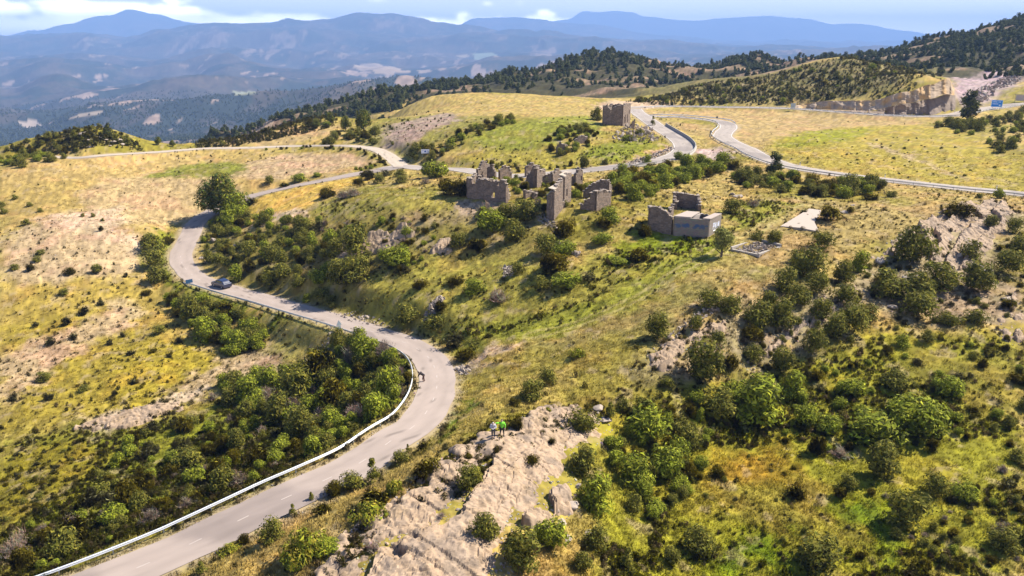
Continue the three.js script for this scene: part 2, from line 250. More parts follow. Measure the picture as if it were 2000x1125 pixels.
const WHEEL = alongCurve([[1035, 657], [1170, 615], [1260, 570], [1340, 525], [1400, 492], [1470, 455], [1545, 412], [1600, 392]].map(q => hit0(...q)), .5).map(p => [p.x, p.z]), WB = bounds(WHEEL);   // the grassy farm track's two ruts
const SOIL = [.47, .37, .26], DRY = [.40, .31, .13], OLIVE = [.25, .215, .06], GREEN = [.17, .19, .035], WOODF = [.06, .055, .025], STONE = [.42, .34, .29];
function cover(x, z, out) { // colour of the ground at a place
  const d = Math.hypot(x, z), n1 = fbm(x * .045 + 3, z * .045, 4), n2 = fbm(x * .35, z * .35 + 7, 3), n3 = vn(x * 1.7, z * 1.7), n4 = vn(x * 4.3 + 5, z * 4.3);
  let r, g, b; const m = sst(.36, .64, n1); r = lerp(DRY[0], OLIVE[0], m); g = lerp(DRY[1], OLIVE[1], m); b = lerp(DRY[2], OLIVE[2], m);
  const far = sst(390, 430, d) * (x > 60 && d < 520 && z > -400 ? 0 : 1), wf = Math.max(far, 0);
  if (wf > 0) { const s = sst(.54, .64, fbm(x * .022, z * .05, 4)); r = lerp(r, lerp(WOODF[0], .30, s * .8), wf); g = lerp(g, lerp(WOODF[1], .22, s * .8), wf); b = lerp(b, lerp(WOODF[2], .15, s * .8), wf); }
  const wx = x + (n2 - .5) * 7 + (n3 - .5) * 1.8, wz = z + (fbm(x * .33 + 50, z * .33, 3) - .5) * 7 + (n4 - .5) * 1.2;
  for (const q of ZONES) {
    if (wx < q.b[0] - q.f || wx > q.b[1] + q.f || wz < q.b[2] - q.f || wz > q.b[3] + q.f) continue;
    const w = sst(-q.f, q.f, polyDist(q.P, wx, wz)); if (w > 0) { r = lerp(r, q.c[0], w); g = lerp(g, q.c[1], w); b = lerp(b, q.c[2], w); }
  }
  // tufts, thatch and bare soil between: a grain of patches with outlines of their own
  const t = sst(.42, .62, fbm(x * 1.1 + 31, z * 1.1, 3)); const dry = sst(.5, .72, fbm(x * .21 + 80, z * .21, 3));
  const k = lerp(.76, 1.16, t) * lerp(.82, 1.18, n4) * lerp(.9, 1.1, n3); r *= k * lerp(1, 1.12, dry); g *= k * lerp(1, 1.02, dry); b *= k * lerp(1, 1.1, dry);
  const so = sst(.64, .72, fbm(x * .55 + 11, z * .55 + 4, 4)) * .4 * (1 - wf); r = lerp(r, SOIL[0], so); g = lerp(g, SOIL[1], so); b = lerp(b, SOIL[2], so);
  if (x > WB[0] - 2 && x < WB[1] + 2 && z > WB[2] - 2 && z < WB[3] + 2) { let m = 9; for (const [a, c] of WHEEL) { const e = Math.hypot(x - a, z - c); if (e < m) m = e; } const w = sst(.42, .12, Math.abs(m - .8) + (n4 - .5) * .35) * .7; r = lerp(r, .46, w); g = lerp(g, .39, w); b = lerp(b, .19, w); }
  const q = nearRoad(x, z); if (q.k >= 0 && q.d < 1.6 + n2) { const w = sst(1.1 + n2 * .8, .1, q.d + (n3 - .5) * .8) * .75; r = lerp(r, .44, w); g = lerp(g, .36, w); b = lerp(b, .26, w); }
  const l = (r + g + b) / 3; out[0] = Math.max(.008, lerp(l, r, 1.26) * .66); out[1] = Math.max(.008, lerp(l, g, 1.26) * .66); out[2] = Math.max(.006, lerp(l, b, 1.26) * .66); return out;
}

{ // the ground: one sheet, finer close by
  const cols = 860, rs = []; for (let r = 24; r < 1300;) { rs.push(r); r *= r < 130 ? 1.0046 : 1.0078; }
  const rows = rs.length, pos = new Float32Array(rows * cols * 3), col = new Float32Array(rows * cols * 3), o = [0, 0, 0], A = 50 * Math.PI / 180;
  for (let j = 0; j < rows; j++) for (let i = 0; i < cols; i++) {
    const a = lerp(-A, A, i / (cols - 1)), x = Math.sin(a) * rs[j], z = -Math.cos(a) * rs[j], k = (j * cols + i) * 3;
    pos[k] = x; pos[k + 1] = ground(x, z); pos[k + 2] = z; cover(x, z, o); col[k] = o[0]; col[k + 1] = o[1]; col[k + 2] = o[2];
  }
  const idx = new Uint32Array((rows - 1) * (cols - 1) * 6); let n = 0;
  for (let j = 0; j < rows - 1; j++) for (let i = 0; i < cols - 1; i++) { const a = j * cols + i, b = a + 1, c = a + cols, d = c + 1; idx[n++] = a; idx[n++] = b; idx[n++] = d; idx[n++] = a; idx[n++] = d; idx[n++] = c; }
  const g = new THREE.BufferGeometry(); g.setAttribute('position', new THREE.BufferAttribute(pos, 3)); g.setAttribute('color', new THREE.BufferAttribute(col, 3)); g.setIndex(new THREE.BufferAttribute(idx, 1)); g.computeVertexNormals();
  kind(top(new THREE.Mesh(g, vcol), 'ground'), 'structure');
}

// ------------------------------------------------------------------ the wide valley and the ranges beyond it: heights from the skylines at their distances
const pl = (t, x) => { let i = 0; while (i < t.length - 2 && x > t[i + 1][0]) i++; const [a, b] = [t[i], t[i + 1]]; const u = clamp((x - a[0]) / (b[0] - a[0])); return lerp(a[1], b[1], u * u * (3 - 2 * u)); };
const VALLEYTREES = [];
const yH = y => -(y - HORIZON) / F;
const LAYERS = [
  [800, () => -330 / 800], [1300, x => (x < 1000 ? -235 : -230) / 1300],
  [2300, x => yH(pl([[-500, 275], [0, 275], [200, 262], [420, 256], [560, 240], [650, 226], [720, 208], [800, 222], [1000, 232], [2500, 232]], x))],
  [3700, x => yH(pl([[-500, 222], [0, 228], [200, 212], [400, 200], [560, 200], [700, 196], [1000, 190], [2500, 175]], x))],
  [5300, x => yH(pl([[-500, 175], [0, 172], [90, 152], [200, 172], [330, 168], [430, 160], [600, 160], [800, 165], [1000, 150], [2500, 140]], x))],
  [7100, x => yH(pl([[-500, 140], [0, 130], [150, 125], [260, 138], [340, 128], [430, 114], [500, 128], [620, 138], [800, 135], [1000, 125], [1200, 112], [2500, 112]], x))],
  [8600, x => yH(pl([[-500, 125], [0, 110], [300, 112], [600, 105], [760, 108], [900, 105], [1100, 104], [1300, 106], [2500, 108]], x))],
  [10200, x => yH(pl([[-500, 90], [0, 82], [90, 77], [165, 74], [240, 80], [330, 67], [420, 58], [500, 62], [600, 58], [650, 62], [720, 66], [800, 70], [960, 76], [1050, 80], [1150, 84], [1250, 92], [1400, 100], [2500, 100]], x))],
  [11400, x => yH(pl([[-500, 96], [0, 92], [300, 78], [540, 64], [600, 56], [640, 49], [700, 41], [770, 37], [820, 43], [860, 52], [900, 60], [1000, 74], [1250, 94], [1500, 98], [2500, 104]], x))],
  [13400, () => yH(103)],
  [18500, x => yH(pl([[-500, 88], [0, 78], [80, 66], [130, 55], [220, 41], [265, 29], [310, 36], [380, 50], [430, 60], [520, 72], [700, 80], [820, 70], [880, 60], [930, 45], [1017, 46], [1070, 49], [1150, 54], [1300, 72], [1450, 85], [2500, 95]], x))],
  [20500, () => yH(101)],
  [24500, x => yH(pl([[-500, 84], [0, 80], [430, 62], [500, 52], [580, 46], [640, 52], [750, 58], [900, 56], [1070, 49], [1105, 45], [1140, 31], [1164, 34], [1196, 31], [1227, 33], [1259, 42], [1350, 47], [1415, 45], [1450, 41], [1496, 38], [1559, 43], [1625, 53], [1664, 52], [1762, 66], [1807, 70], [2000, 80], [2500, 86]], x))],
  [27500, () => yH(112)],
];
{
  const cols = 900, rs = []; for (let r = 820; r < 27200; r *= 1.0088) rs.push(r);
  const rows = rs.length, pos = new Float32Array(rows * cols * 3), col = new Float32Array(rows * cols * 3);
  const FIELDS = [[.62, .48, .34, [[700, 128], [745, 126], [800, 143], [735, 147], [690, 133]]], [.62, .48, .36, [[815, 138], [838, 136], [842, 143], [820, 145]]], [.42, .50, .36, [[925, 108], [960, 103], [972, 108], [945, 114]]], [.55, .45, .32, [[893, 110], [915, 107], [918, 112], [897, 113]]], [.46, .48, .30, [[446, 180], [488, 178], [490, 187], [450, 190]]], [.62, .50, .36, [[112, 232], [145, 221], [182, 219], [165, 228], [125, 235]]], [.7, .58, .48, [[8, 243], [40, 236], [62, 242], [20, 252]]]];
  for (let i = 0; i < cols; i++) {
    const pxx = lerp(-450, 2450, i / (cols - 1)), ax = (pxx - CX) / F * CP, m = Math.hypot(1, ax);   // fan about the photograph's axis; forward depth below
    const prof = LAYERS.map(([d, f]) => [Math.log(d), d * f(pxx)]);
    for (let j = 0; j < rows; j++) {
      const d = rs[j], x = ax * d, z = -d, L = Math.log(d); let q = 0; while (q < prof.length - 2 && L > prof[q + 1][0]) q++;
      const p0 = prof[Math.max(0, q - 1)], p1 = prof[q], p2 = prof[q + 1], p3 = prof[Math.min(prof.length - 1, q + 2)], u = (L - p1[0]) / (p2[0] - p1[0]);
      const m1 = (p2[1] - p0[1]) / (p2[0] - p0[0] || 1) * (p2[0] - p1[0]) * .5, m2 = (p3[1] - p1[1]) / (p3[0] - p1[0] || 1) * (p2[0] - p1[0]) * .5, uu = u * u, u3 = uu * u;
      let h = (2 * u3 - 3 * uu + 1) * p1[1] + (u3 - 2 * uu + u) * m1 + (-2 * u3 + 3 * uu) * p2[1] + (u3 - uu) * m2;
      const cr = Math.pow(1 - Math.min(u, 1 - u) * 2, 2), am = lerp(1, .14, cr) * Math.min(1.25, d / 2500);
      const tex = fbm(x / 100, z / 160 + 3, 4); const rid = s => 1 - Math.abs(2 * fbm(x / s + 20, z / s, 3) - 1) * 2;
      h += am * ((rid(2600) - .3) * 90 + (rid(900) - .3) * 60 + (fbm(x / 230, z / 230, 4) - .5) * 46) * (1);
      const k = (j * cols + i) * 3; pos[k] = x; pos[k + 1] = h; pos[k + 2] = z;
      // woods, scrub, dry pasture and bare clay
      const w1 = fbm(x / 420 + 5, z / 420, 5), w2 = fbm(x / 90, z / 240 + 9, 4), lowland = sst(11500, 4600, d);
      let r = .022, g = .028, b = .018; const sc = sst(.46, .62, w1); r = lerp(r, .065, sc * .7); g = lerp(g, .052, sc * .7); b = lerp(b, .034, sc * .7);
      const fl = sst(.615, .64, fbm(x / 380 + 70, z / 760, 3) * .42 + fbm(x / 66, z / 180 + 9, 3) * .58) * (.3 + .7 * lowland) * sst(27000, 13500, d); r = lerp(r, .26, fl * .85); g = lerp(g, .185, fl * .85); b = lerp(b, .14, fl * .85);
      const mo = sst(.5, .64, tex) * (1 - .6 * sst(7500, 18000, d)); r = lerp(r, .10, mo * .4); g = lerp(g, .07, mo * .4); b = lerp(b, .05, mo * .4); const gr = .7 + .6 * vn(x / 14, z / 14); r *= gr; g *= gr; b *= gr;
      col[k] = r; col[k + 1] = g; col[k + 2] = b;
    }
  }
  const seen = (px, py) => { // where that direction meets the valley: the first row, going out, that rises to it
    const i = Math.round((px + 450) / 2900 * (cols - 1)), r = ray(px, py); for (let j = 0; j < rows; j++) { const k = (j * cols + i) * 3; if (-pos[k + 2] > 1700 && pos[k + 1] >= r[1] * pos[k + 2] / r[2]) return [pos[k], pos[k + 2]]; } return null; };
  for (const f of FIELDS) { const P = f[3].map(q => seen(...q)).filter(Boolean); if (P.length > 2) for (let k = 0; k < pos.length; k += 3) if (inPoly(P, pos[k], pos[k + 2])) { col[k] = f[0] * .42; col[k + 1] = f[1] * .40; col[k + 2] = f[2] * .38; } }
  const idx = new Uint32Array((rows - 1) * (cols - 1) * 6); let n = 0;
  for (let j = 0; j < rows - 1; j++) for (let i = 0; i < cols - 1; i++) { const a = j * cols + i, b = a + 1, c = a + cols, d = c + 1; idx[n++] = a; idx[n++] = b; idx[n++] = d; idx[n++] = a; idx[n++] = d; idx[n++] = c; }
  const g = new THREE.BufferGeometry(); g.setAttribute('position', new THREE.BufferAttribute(pos, 3)); g.setAttribute('color', new THREE.BufferAttribute(col, 3)); g.setIndex(new THREE.BufferAttribute(idx, 1)); g.computeVertexNormals();
  kind(top(new THREE.Mesh(g, vcol), 'valley_and_mountains'), 'structure');
  for (let j = 0; j < rows - 1 && rs[j] < 4000; j++) if (rs[j] > 1250) for (let i = 40; i < cols * .62; i++) { const a = (j * cols + i) * 3, b = ((j + 1) * cols + i + 1) * 3, t = hsh(i, j), u = hsh(j, i + 9); if (hsh(i * 3 + 1, j * 5) > .34 || col[a] > .075) continue; VALLEYTREES.push([lerp(pos[a], pos[b], t), lerp(pos[a + 1], pos[b + 1], t), lerp(pos[a + 2], pos[b + 2], t), 5 + 4 * u]); }
}

// ------------------------------------------------------------------ road surfaces, painted lines, rails
function sides(line) { return line.pts.map((p, i, a) => { const q = a[Math.min(i + 1, a.length - 1)], o = a[Math.max(i - 1, 0)], dx = q.x - o.x, dz = q.z - o.z, m = Math.hypot(dx, dz) || 1; return [dz / m, -dx / m, dx / m, dz / m]; }); } // right-hand normal, direction
for (const r of ROADS) r.n = sides(r);
function strip(line, o0, o1, lift, i0, i1, colFn, across = 1) {
  const P = [], U = [], C = [], I = []; let s = 0; const nc = across + 1;
  for (let i = i0; i <= i1; i++) {
    const p = line.pts[i], n = line.n[i]; if (i > i0) s += 1;
    for (let k = 0; k < nc; k++) { const o = lerp(o0(i), o1(i), k / across); P.push(p.x + n[0] * o, p.y + lift, p.z + n[1] * o); U.push(o, s); C.push(...(colFn ? colFn(p.x + n[0] * o, p.z + n[1] * o, o) : [1, 1, 1])); }
    if (i > i0) for (let k = 0; k < across; k++) { const a = (i - i0 - 1) * nc + k, b = a + nc; I.push(a, a + 1, b, a + 1, b + 1, b); }
  }
  const g = new THREE.BufferGeometry(); g.setAttribute('position', new THREE.Float32BufferAttribute(P, 3)); g.setAttribute('uv', new THREE.Float32BufferAttribute(U, 2)); g.setAttribute('color', new THREE.Float32BufferAttribute(C, 3)); g.setIndex(I); g.computeVertexNormals(); return g;
}
const asphalt = (cr, cg, cb) => (x, z, o) => {
  const k = .86 + .2 * fbm(x * .4, z * .4, 3) + .12 * vn(x * 3, z * 3) - .10 * Math.exp(-((Math.abs(o) - 1.1) ** 2) * 6), c = Math.abs(fbm(x * .13 + 4, z * .13, 3) - .5) < .004 ? .6 : 1;
  const pa = sst(.62, .66, fbm(x * .09 + 30, z * .09, 2)); return [cr * k * c * (1 - pa * .22), cg * k * c * (1 - pa * .22), cb * k * c * (1 - pa * .2)];
};
const white = mat(.50, .46, .42, .8), wornWhite = mat(.36, .305, .27, .85);
function makeRoad(name, line, lift, c, i1 = line.pts.length - 1) {
  const e = s => i => s * (line.half + (vn(i * .35, s * 9 + line.half) - .5) * .35);
  return kind(top(new THREE.Mesh(strip(line, e(-1), e(1), lift, 0, i1, asphalt(...c), 12), vcol), name), 'structure');
}
const cOld = [.285, .232, .20], cNew = [.29, .25, .22];
const rLow = makeRoad('road', lowerRoad, .0, cOld);
const rBra = makeRoad('branch_road', branchRoad, .006, cNew);
const rTra = makeRoad('gravel_track', trackRoad, -.006, [.36, .30, .24]);
const rUp = makeRoad('upper_road', upperRoad, .012, cNew);
const rFar = makeRoad('far_road', farRoad, .018, cNew);
{ // worn centre dashes, each a piece of paint
  for (let i = 3; i < 150; i += 4) part('road_marking', strip(lowerRoad, () => -.05, () => .05, .008, i, i + 1), wornWhite, rLow);
  for (const s of [-1, 1]) {
    part('edge_line', strip(branchRoad, () => s * 2.62 - .08, () => s * 2.62 + .08, .012, 30, branchRoad.pts.length - 1), white, rBra);
    part('edge_line', strip(upperRoad, () => s * 2.7 - .08, () => s * 2.7 + .08, .018, 0, upperRoad.pts.length - 1), white, rUp);
    part('edge_line', strip(farRoad, () => s * 3.3 - .09, () => s * 3.3 + .09, .024, 0, farRoad.pts.length - 1), white, rFar);
  }
  shadow(rLow); shadow(rBra); shadow(rUp); shadow(rFar);
}
const steel = mat(.60, .62, .64, .38, { metalness: .25 }), postSteel = mat(.36, .38, .40, .6, { metalness: .6 });
function guardRail(name, line, off, i0, i1, label, group, every = 4) {
  const g = new THREE.Group(), P = [], I = [], prof = [[.0, .42], [.05, .44], [.07, .49], [.05, .53], [.0, .56], [.05, .59], [.07, .63], [.05, .68], [0, .70], [-.03, .70], [-.03, .42]], s = Math.sign(off), np = prof.length;
  const o = line.pts[i0];
  for (let i = i0; i <= i1; i++) {
    const p = line.pts[i], n = line.n[i], gx = p.x + n[0] * off, gz = p.z + n[1] * off, end = Math.min(i - i0, i1 - i), dy = p.y - .05 - .5 * sst(4, 0, end);
    for (const [a, b] of prof) P.push(gx - n[0] * s * a - o.x, dy + b - o.y, gz - n[1] * s * a - o.z);
    if (i > i0) for (let k = 0; k < np; k++) { const a = (i - i0 - 1) * np + k, b = (i - i0 - 1) * np + (k + 1) % np; I.push(a, b, a + np, b, b + np, a + np); }
  }
  let bg = new THREE.BufferGeometry(); bg.setAttribute('position', new THREE.Float32BufferAttribute(P, 3)); bg.setIndex(I); bg.computeVertexNormals();
  g.position.copy(o); part('beam', bg, steel, g);
  const pg = box(.10, .95, .06, 0, .2, 0);
  for (let i = i0 + 2; i <= i1 - 1; i += every) { const p = line.pts[i], n = line.n[i], m = part('post', pg, postSteel, g); m.position.set(p.x + n[0] * (off + s * .09) - o.x, p.y - .05 - o.y, p.z + n[1] * (off + s * .09) - o.z); m.rotation.y = Math.atan2(n[0], n[1]); }
  top(g, name); tag(g, label, 'guardrail', group); return g;
}

// ------------------------------------------------------------------ bare rock: bedded sandstone breaking into ledges
const ROCKPOLY = [];
const rockMat = new THREE.MeshStandardMaterial({ vertexColors: true, roughness: 0.93 });
function rockPatch(name, px, label, { cell = .16, lift = .35, pitch = 3.2, drop = .45, strike, seed = 1, flat }) {
  const P = worldPoly(px), [x0, x1, z0, z1] = bounds(P); ROCKPOLY.push({ P, b: [x0, x1, z0, z1] });
  const a = hit0(...strike[0]), b = hit0(...strike[1]); let sx = b[0] - a[0], sz = b[2] - a[2]; const m = Math.hypot(sx, sz); sx /= m; sz /= m; const nx = -sz, nz = sx; // across the beds, towards the camera side
  const nw = Math.ceil((x1 - x0) / cell) + 1, nh = Math.ceil((z1 - z0) / cell) + 1, pos = [], col = [], id = new Int32Array(nw * nh).fill(-1), idx = []; let n = 0;
  const s0 = seed * 13.7;
  for (let j = 0; j < nh; j++) for (let i = 0; i < nw; i++) {
    const x = x0 + i * cell, z = z0 + j * cell, e = polyDist(P, x, z) + (fbm(x * .5 + s0, z * .5, 3) - .5) * 3.2; if (e < -.3) continue;
    const w = sst(-.25, 1.3, e), al = x * sx + z * sz, ac = x * nx + z * nz;
    const s = ac / pitch + (fbm(al * .10 + s0, ac * .12, 4) - .5) * 1.9 + al * .02, k = Math.floor(s), f = s - k, big = .35 + .9 * hsh(k + 77, seed);
    const joint = Math.abs(vn(al * .35 + k * 9.1, k * 3.3) - .5) < .025 ? -.14 : 0;
    let h = drop * big * ((1 - f) * 1.5 - .6 + (f < .05 ? -.7 * vn(al * .4, k) : 0)) + joint;
    h += (fbm(x * .9 + s0, z * .9, 4) - .5) * .20 + (vn(x * 3.1, z * 3.1) - .5) * .07 + (vn(x * 6, z * 6) - .5) * .045;
    const cr = 1 - Math.abs(2 * fbm(al * .5 + s0, ac * .8 + k * 5, 3) - 1); h -= sst(.95, .99, cr) * .12; h += Math.floor(fbm(x * .8 + 7, z * .8 + s0, 3) * 5) * .06 - .12;
    if (flat) { const q = sst(4.2, 2.2, Math.hypot(x - flat[0], z - flat[2])); h = lerp(h, .05 + (vn(x * 3, z * 3) - .5) * .08, q); }
    const rb = sst(.56, .66, fbm(x * .3 + 40 + s0, z * .3, 3)); h += (flat && Math.hypot(x - flat[0], z - flat[2]) < 4 ? 0 : rb) * (vn(x * 2.2 + k, z * 2.2) - .3) * .28;   // broken rubble
    const y = ground(x, z) - .12 + w * (lift + h) - (1 - w) * .35;
    id[j * nw + i] = n++; pos.push(x, y, z);
    const l = sst(.55, .68, fbm(x * .7 + 6, z * .7 + s0, 4)), st = sst(.5, .62, fbm(x * 1.9 + s0, z * 1.9 + 3, 3)), g = .84 + .3 * vn(x * 5, z * 5), so = sst(.66, .72, fbm(x * .42 + 90, z * .42, 4)) * (vn(x * 2.3, z * 2.3) > .35 ? 1 : 0), sp = (vn(x * 8 + 3, z * 8) > .78 ? .7 : 1) * (fbm(x * 1.3 + 60, z * 1.3 + s0, 4) > .6 ? .74 : 1);
    let r = lerp(.33, .24, l), gg = lerp(.25, .19, l), bb = lerp(.18, .15, l); r = lerp(r, .36, st * .5); gg = lerp(gg, .285, st * .5); bb = lerp(bb, .22, st * .5);
    r = lerp(r, .24, so * .5); gg = lerp(gg, .18, so * .5); bb = lerp(bb, .11, so * .5);
    col.push(r * g * sp * .93, gg * g * sp * .86, bb * g * sp * .77);
  }
  for (let j = 0; j < nh - 1; j++) for (let i = 0; i < nw - 1; i++) { const p = id[j * nw + i], q = id[j * nw + i + 1], r = id[(j + 1) * nw + i], t = id[(j + 1) * nw + i + 1]; if (p < 0 || q < 0 || r < 0 || t < 0) continue; idx.push(p, r, q, q, r, t); }
  const g = new THREE.BufferGeometry(); g.setAttribute('position', new THREE.Float32BufferAttribute(pos, 3)); g.setAttribute('color', new THREE.Float32BufferAttribute(col, 3)); g.setIndex(idx);
  tag(top(new THREE.Mesh(g, rockMat), name), label, 'rock');
  return P;
}
const rockHeights = [];
rockPatch('rock_outcrop', [[560, 1180], [650, 1070], [770, 975], [880, 885], [950, 838], [1010, 822], [1070, 792], [1130, 790], [1195, 808], [1200, 850], [1115, 905], [1135, 950], [1118, 1005], [1080, 1045], [1000, 1065], [1010, 1200], [780, 1260]], 'broad pale sandstone outcrop with ledges where two people stand', { cell: .12, strike: [[740, 1090], [1010, 860]], pitch: 6.5, drop: 1.0, seed: 1, flat: hit0(970, 858) });
rockPatch('rock_outcrop', [[1225, 722], [1262, 690], [1340, 640], [1420, 622], [1412, 655], [1355, 690], [1300, 726]], 'tilted pale rock slab beside a lone dark bush on the grassy slope', { strike: [[1240, 715], [1400, 640]], pitch: 2.6, seed: 2 });
rockPatch('rock_outcrop', [[1470, 735], [1530, 690], [1590, 640], [1650, 610], [1690, 562], [1660, 560], [1580, 610], [1500, 660], [1430, 700]], 'narrow stepped rock band between dense dark junipers', { strike: [[1530, 690], [1680, 570]], pitch: 2.0, drop: .6, seed: 3 });
rockPatch('rock_outcrop', [[1690, 505], [1760, 455], [1860, 402], [1960, 392], [1985, 415], [1945, 480], [1900, 530], [1850, 525], [1780, 500]], 'long grey ledge with a broken cliff edge below the upper road', { strike: [[1880, 520], [1960, 410]], pitch: 2.8, drop: 1.1, lift: .4, seed: 4 });
rockPatch('rock_outcrop', [[135, 838], [240, 800], [330, 785], [415, 752], [330, 815], [260, 842]], 'low pale rock shelf at the foot of the golden grass slope', { strike: [[140, 835], [300, 800]], pitch: 1.8, drop: .6, seed: 5 });
rockPatch('rock_outcrop', [[636, 512], [655, 482], [715, 468], [800, 440], [810, 462], [730, 500], [665, 528]], 'weathered rock face set in the shrubby bank above the road', { strike: [[640, 510], [790, 455]], pitch: 2.2, drop: .9, lift: .6, seed: 6 });
rockPatch('rock_outcrop', [[828, 482], [880, 466], [890, 490], [850, 508]], 'small grey rock block in the bank under the ruined village', { strike: [[830, 490], [888, 480]], pitch: 1.8, drop: .8, lift: .7, seed: 7 });
rockPatch('rock_outcrop', [[470, 250], [520, 235], [545, 238], [530, 252], [480, 266]], 'flat rock shelf on the scrubby hill beyond the gravel track', { cell: .4, strike: [[470, 262], [540, 240]], pitch: 3, seed: 8 });
rockPatch('rock_outcrop', [[1940, 640], [1960, 570], [1985, 560], [2000, 600], [2020, 680], [1950, 665]], 'bare rock step at the end of the juniper thicket', { strike: [[1950, 650], [1990, 560]], pitch: 2, drop: .9, seed: 9 });
function onRock(x, z) { for (const q of ROCKPOLY) if (x > q.b[0] && x < q.b[1] && z > q.b[2] && z < q.b[3] && inPoly(q.P, x, z)) return true; return false; }

// boulders: a few worn shapes, copied
const boulderGeo = [1, 2, 3].map(s => { const r = rng(s * 31), g = mergeVertices(new THREE.IcosahedronGeometry(.55, 4).deleteAttribute('uv').deleteAttribute('normal')), p = g.attributes.position, c = []; const cut = Array.from({ length: 13 }, () => [new THREE.Vector3(r() - .5, (r() - .5) * 1.3, r() - .5).normalize(), .2 + r() * .2]), v = new THREE.Vector3();
  for (let i = 0; i < p.count; i++) { v.fromBufferAttribute(p, i); for (const [n, d] of cut) { const o = v.dot(n) - d; if (o > 0) v.addScaledVector(n, -o * .97); } v.addScaledVector(v, (fbm(v.x * 5 + s, v.y * 5 + v.z * 3, 3) - .5) * .25); p.setXYZ(i, v.x * 1.2, v.y * .75, v.z * 1.1); const k = .8 + .4 * vn(v.x * 9 + s, v.z * 9 + v.y * 4); c.push(.29 * k, .235 * k, .19 * k); }
  g.setAttribute('color', new THREE.Float32BufferAttribute(c, 3)); g.computeVertexNormals(); return g; });
const RB = rng(55);
function boulder(px, py, w, label, group) { const p = hitAt(px, py); if (!p) return; const s = w * perPixel(p), o = new THREE.Mesh(boulderGeo[Math.floor(RB() * 3)], rockMat); o.position.set(p[0], p[1] + s * .05, p[2]); o.scale.set(s, s * (.6 + .4 * RB()), s * (.7 + .5 * RB())); o.rotation.y = RB() * 6.3; tag(top(o, 'boulder'), label, 'boulder', group); }
for (const [x, y, w] of [[174, 275, 14], [195, 270, 16], [207, 273, 12], [222, 277, 15], [235, 275, 18], [240, 283, 14], [178, 288, 13], [160, 262, 20], [120, 252, 22], [215, 285, 9], [250, 276, 10]]) boulder(x, y, w, 'pale boulder on the rocky hillock at the edge of the left field', 'boulders of the rocky hillock');
for (const [x, y, w] of [[468, 482, 22], [488, 486, 30], [420, 470, 16], [395, 505, 12]]) boulder(x, y, w, 'whitish boulder among dark shrubs on the bank above the car', 'boulders in the roadside bank');
for (const [x, y, w] of [[1785, 545, 40], [1910, 527, 44], [1875, 500, 30], [1738, 600, 22], [1968, 585, 26], [1720, 512, 24], [1845, 470, 24]]) boulder(x, y, w, 'grey boulder in the juniper scrub below the long ledge', 'boulders below the ledge');
for (const [x, y, w] of [[1440, 386, 22], [1430, 380, 12], [1664, 402, 10], [1648, 416, 16], [1510, 578, 16]]) boulder(x, y, w, 'pale stone lying in the dry grass near the concrete slab', 'stones in the dry grass');
for (const [x, y, w] of [[1068, 800, 14], [1170, 800, 22], [1185, 822, 26], [1150, 1040, 20], [1098, 1025, 26], [1120, 985, 24], [1128, 950, 18], [1095, 955, 16], [1110, 1052, 24], [1085, 1000, 18]]) boulder(x, y, w, 'rough broken block at the edge of the broad outcrop', 'broken blocks of the outcrop');

// rubble: heaps of stones too many to count
function rubble(name, px, count, size, label, tall = .4) {
  const P = worldPoly(px), [x0, x1, z0, z1] = bounds(P), r = rng(count + 5), im = new THREE.InstancedMesh(boulderGeo[1], rockMat, count), M = new THREE.Matrix4(), q = new THREE.Quaternion(), e = new THREE.Euler(); let n = 0, t = 0;
  while (n < count && t++ < count * 30) { const x = lerp(x0, x1, r()), z = lerp(z0, z1, r()), d = polyDist(P, x, z); if (d < 0) continue; const s = size * (.5 + r() * r() * 1.4); e.set(r() * 6, r() * 6, r() * 6); M.compose(new THREE.Vector3(x, ground(x, z) + Math.min(d, 1) * tall * r(), z), q.setFromEuler(e), new THREE.Vector3(s * 1.3, s * .8, s)); im.setMatrixAt(n++, M); }
  im.count = n; kind(tag(top(im, name), label, 'rubble'), 'stuff');
}
rubble('stone_rubble', [[825, 612], [840, 596], [860, 582], [868, 585], [856, 603], [838, 618]], 220, .38, 'tumbled dry stone wall on the grassy slope above the road', .7);
rubble('stone_rubble', [[1060, 415], [1085, 435], [1100, 455], [1092, 462], [1070, 440], [1045, 428]], 260, .32, 'spill of pale stones at the foot of the tall ruin', .3);
rubble('stone_rubble', [[1090, 468], [1112, 480], [1132, 495], [1128, 502], [1105, 490], [1085, 474]], 200, .42, 'collapsed dark stone wall running down the green slope', .8);
rubble('stone_rubble', [[980, 522], [1005, 518], [1010, 535], [985, 545]], 120, .35, 'small heap of pale stones in tall grass', .4);
rubble('stone_rubble', [[885, 712], [910, 700], [925, 706], [912, 722], [890, 722]], 90, .35, 'loose pale stones where the farm track meets the road', .2);
rubble('stone_rubble', [[1190, 270], [1230, 245], [1275, 250], [1285, 275], [1240, 280]], 300, .7, 'fallen masonry heaped under the hilltop ruin', .8);
rubble('stone_rubble', [[1220, 318], [1270, 302], [1312, 284], [1316, 290], [1280, 308], [1230, 322]], 320, .5, 'crumbling earth and stones along the cut beside the branch road', .5);
rubble('stone_rubble', [[1870, 200], [1900, 180], [1950, 160], [1990, 140], [1995, 160], [1950, 178], [1890, 205]], 500, 1.1, 'band of tipped pale rocks across the scree slope', .6);
rubble('stone_rubble', [[1350, 640], [1420, 600], [1400, 590], [1310, 650], [1290, 675], [1310, 680]], 160, .4, 'scattered stones above the tilted rock slab', .2);
rubble('stone_rubble', [[690, 590], [640, 600], [700, 625], [760, 620], [740, 600]], 120, .4, 'loose stones on the low bank above the guardrail', .2);
rubble('stone_rubble', [[600, 700], [650, 665], [640, 705], [560, 740]], 120, .35, 'stony scree under the road bend', .2);

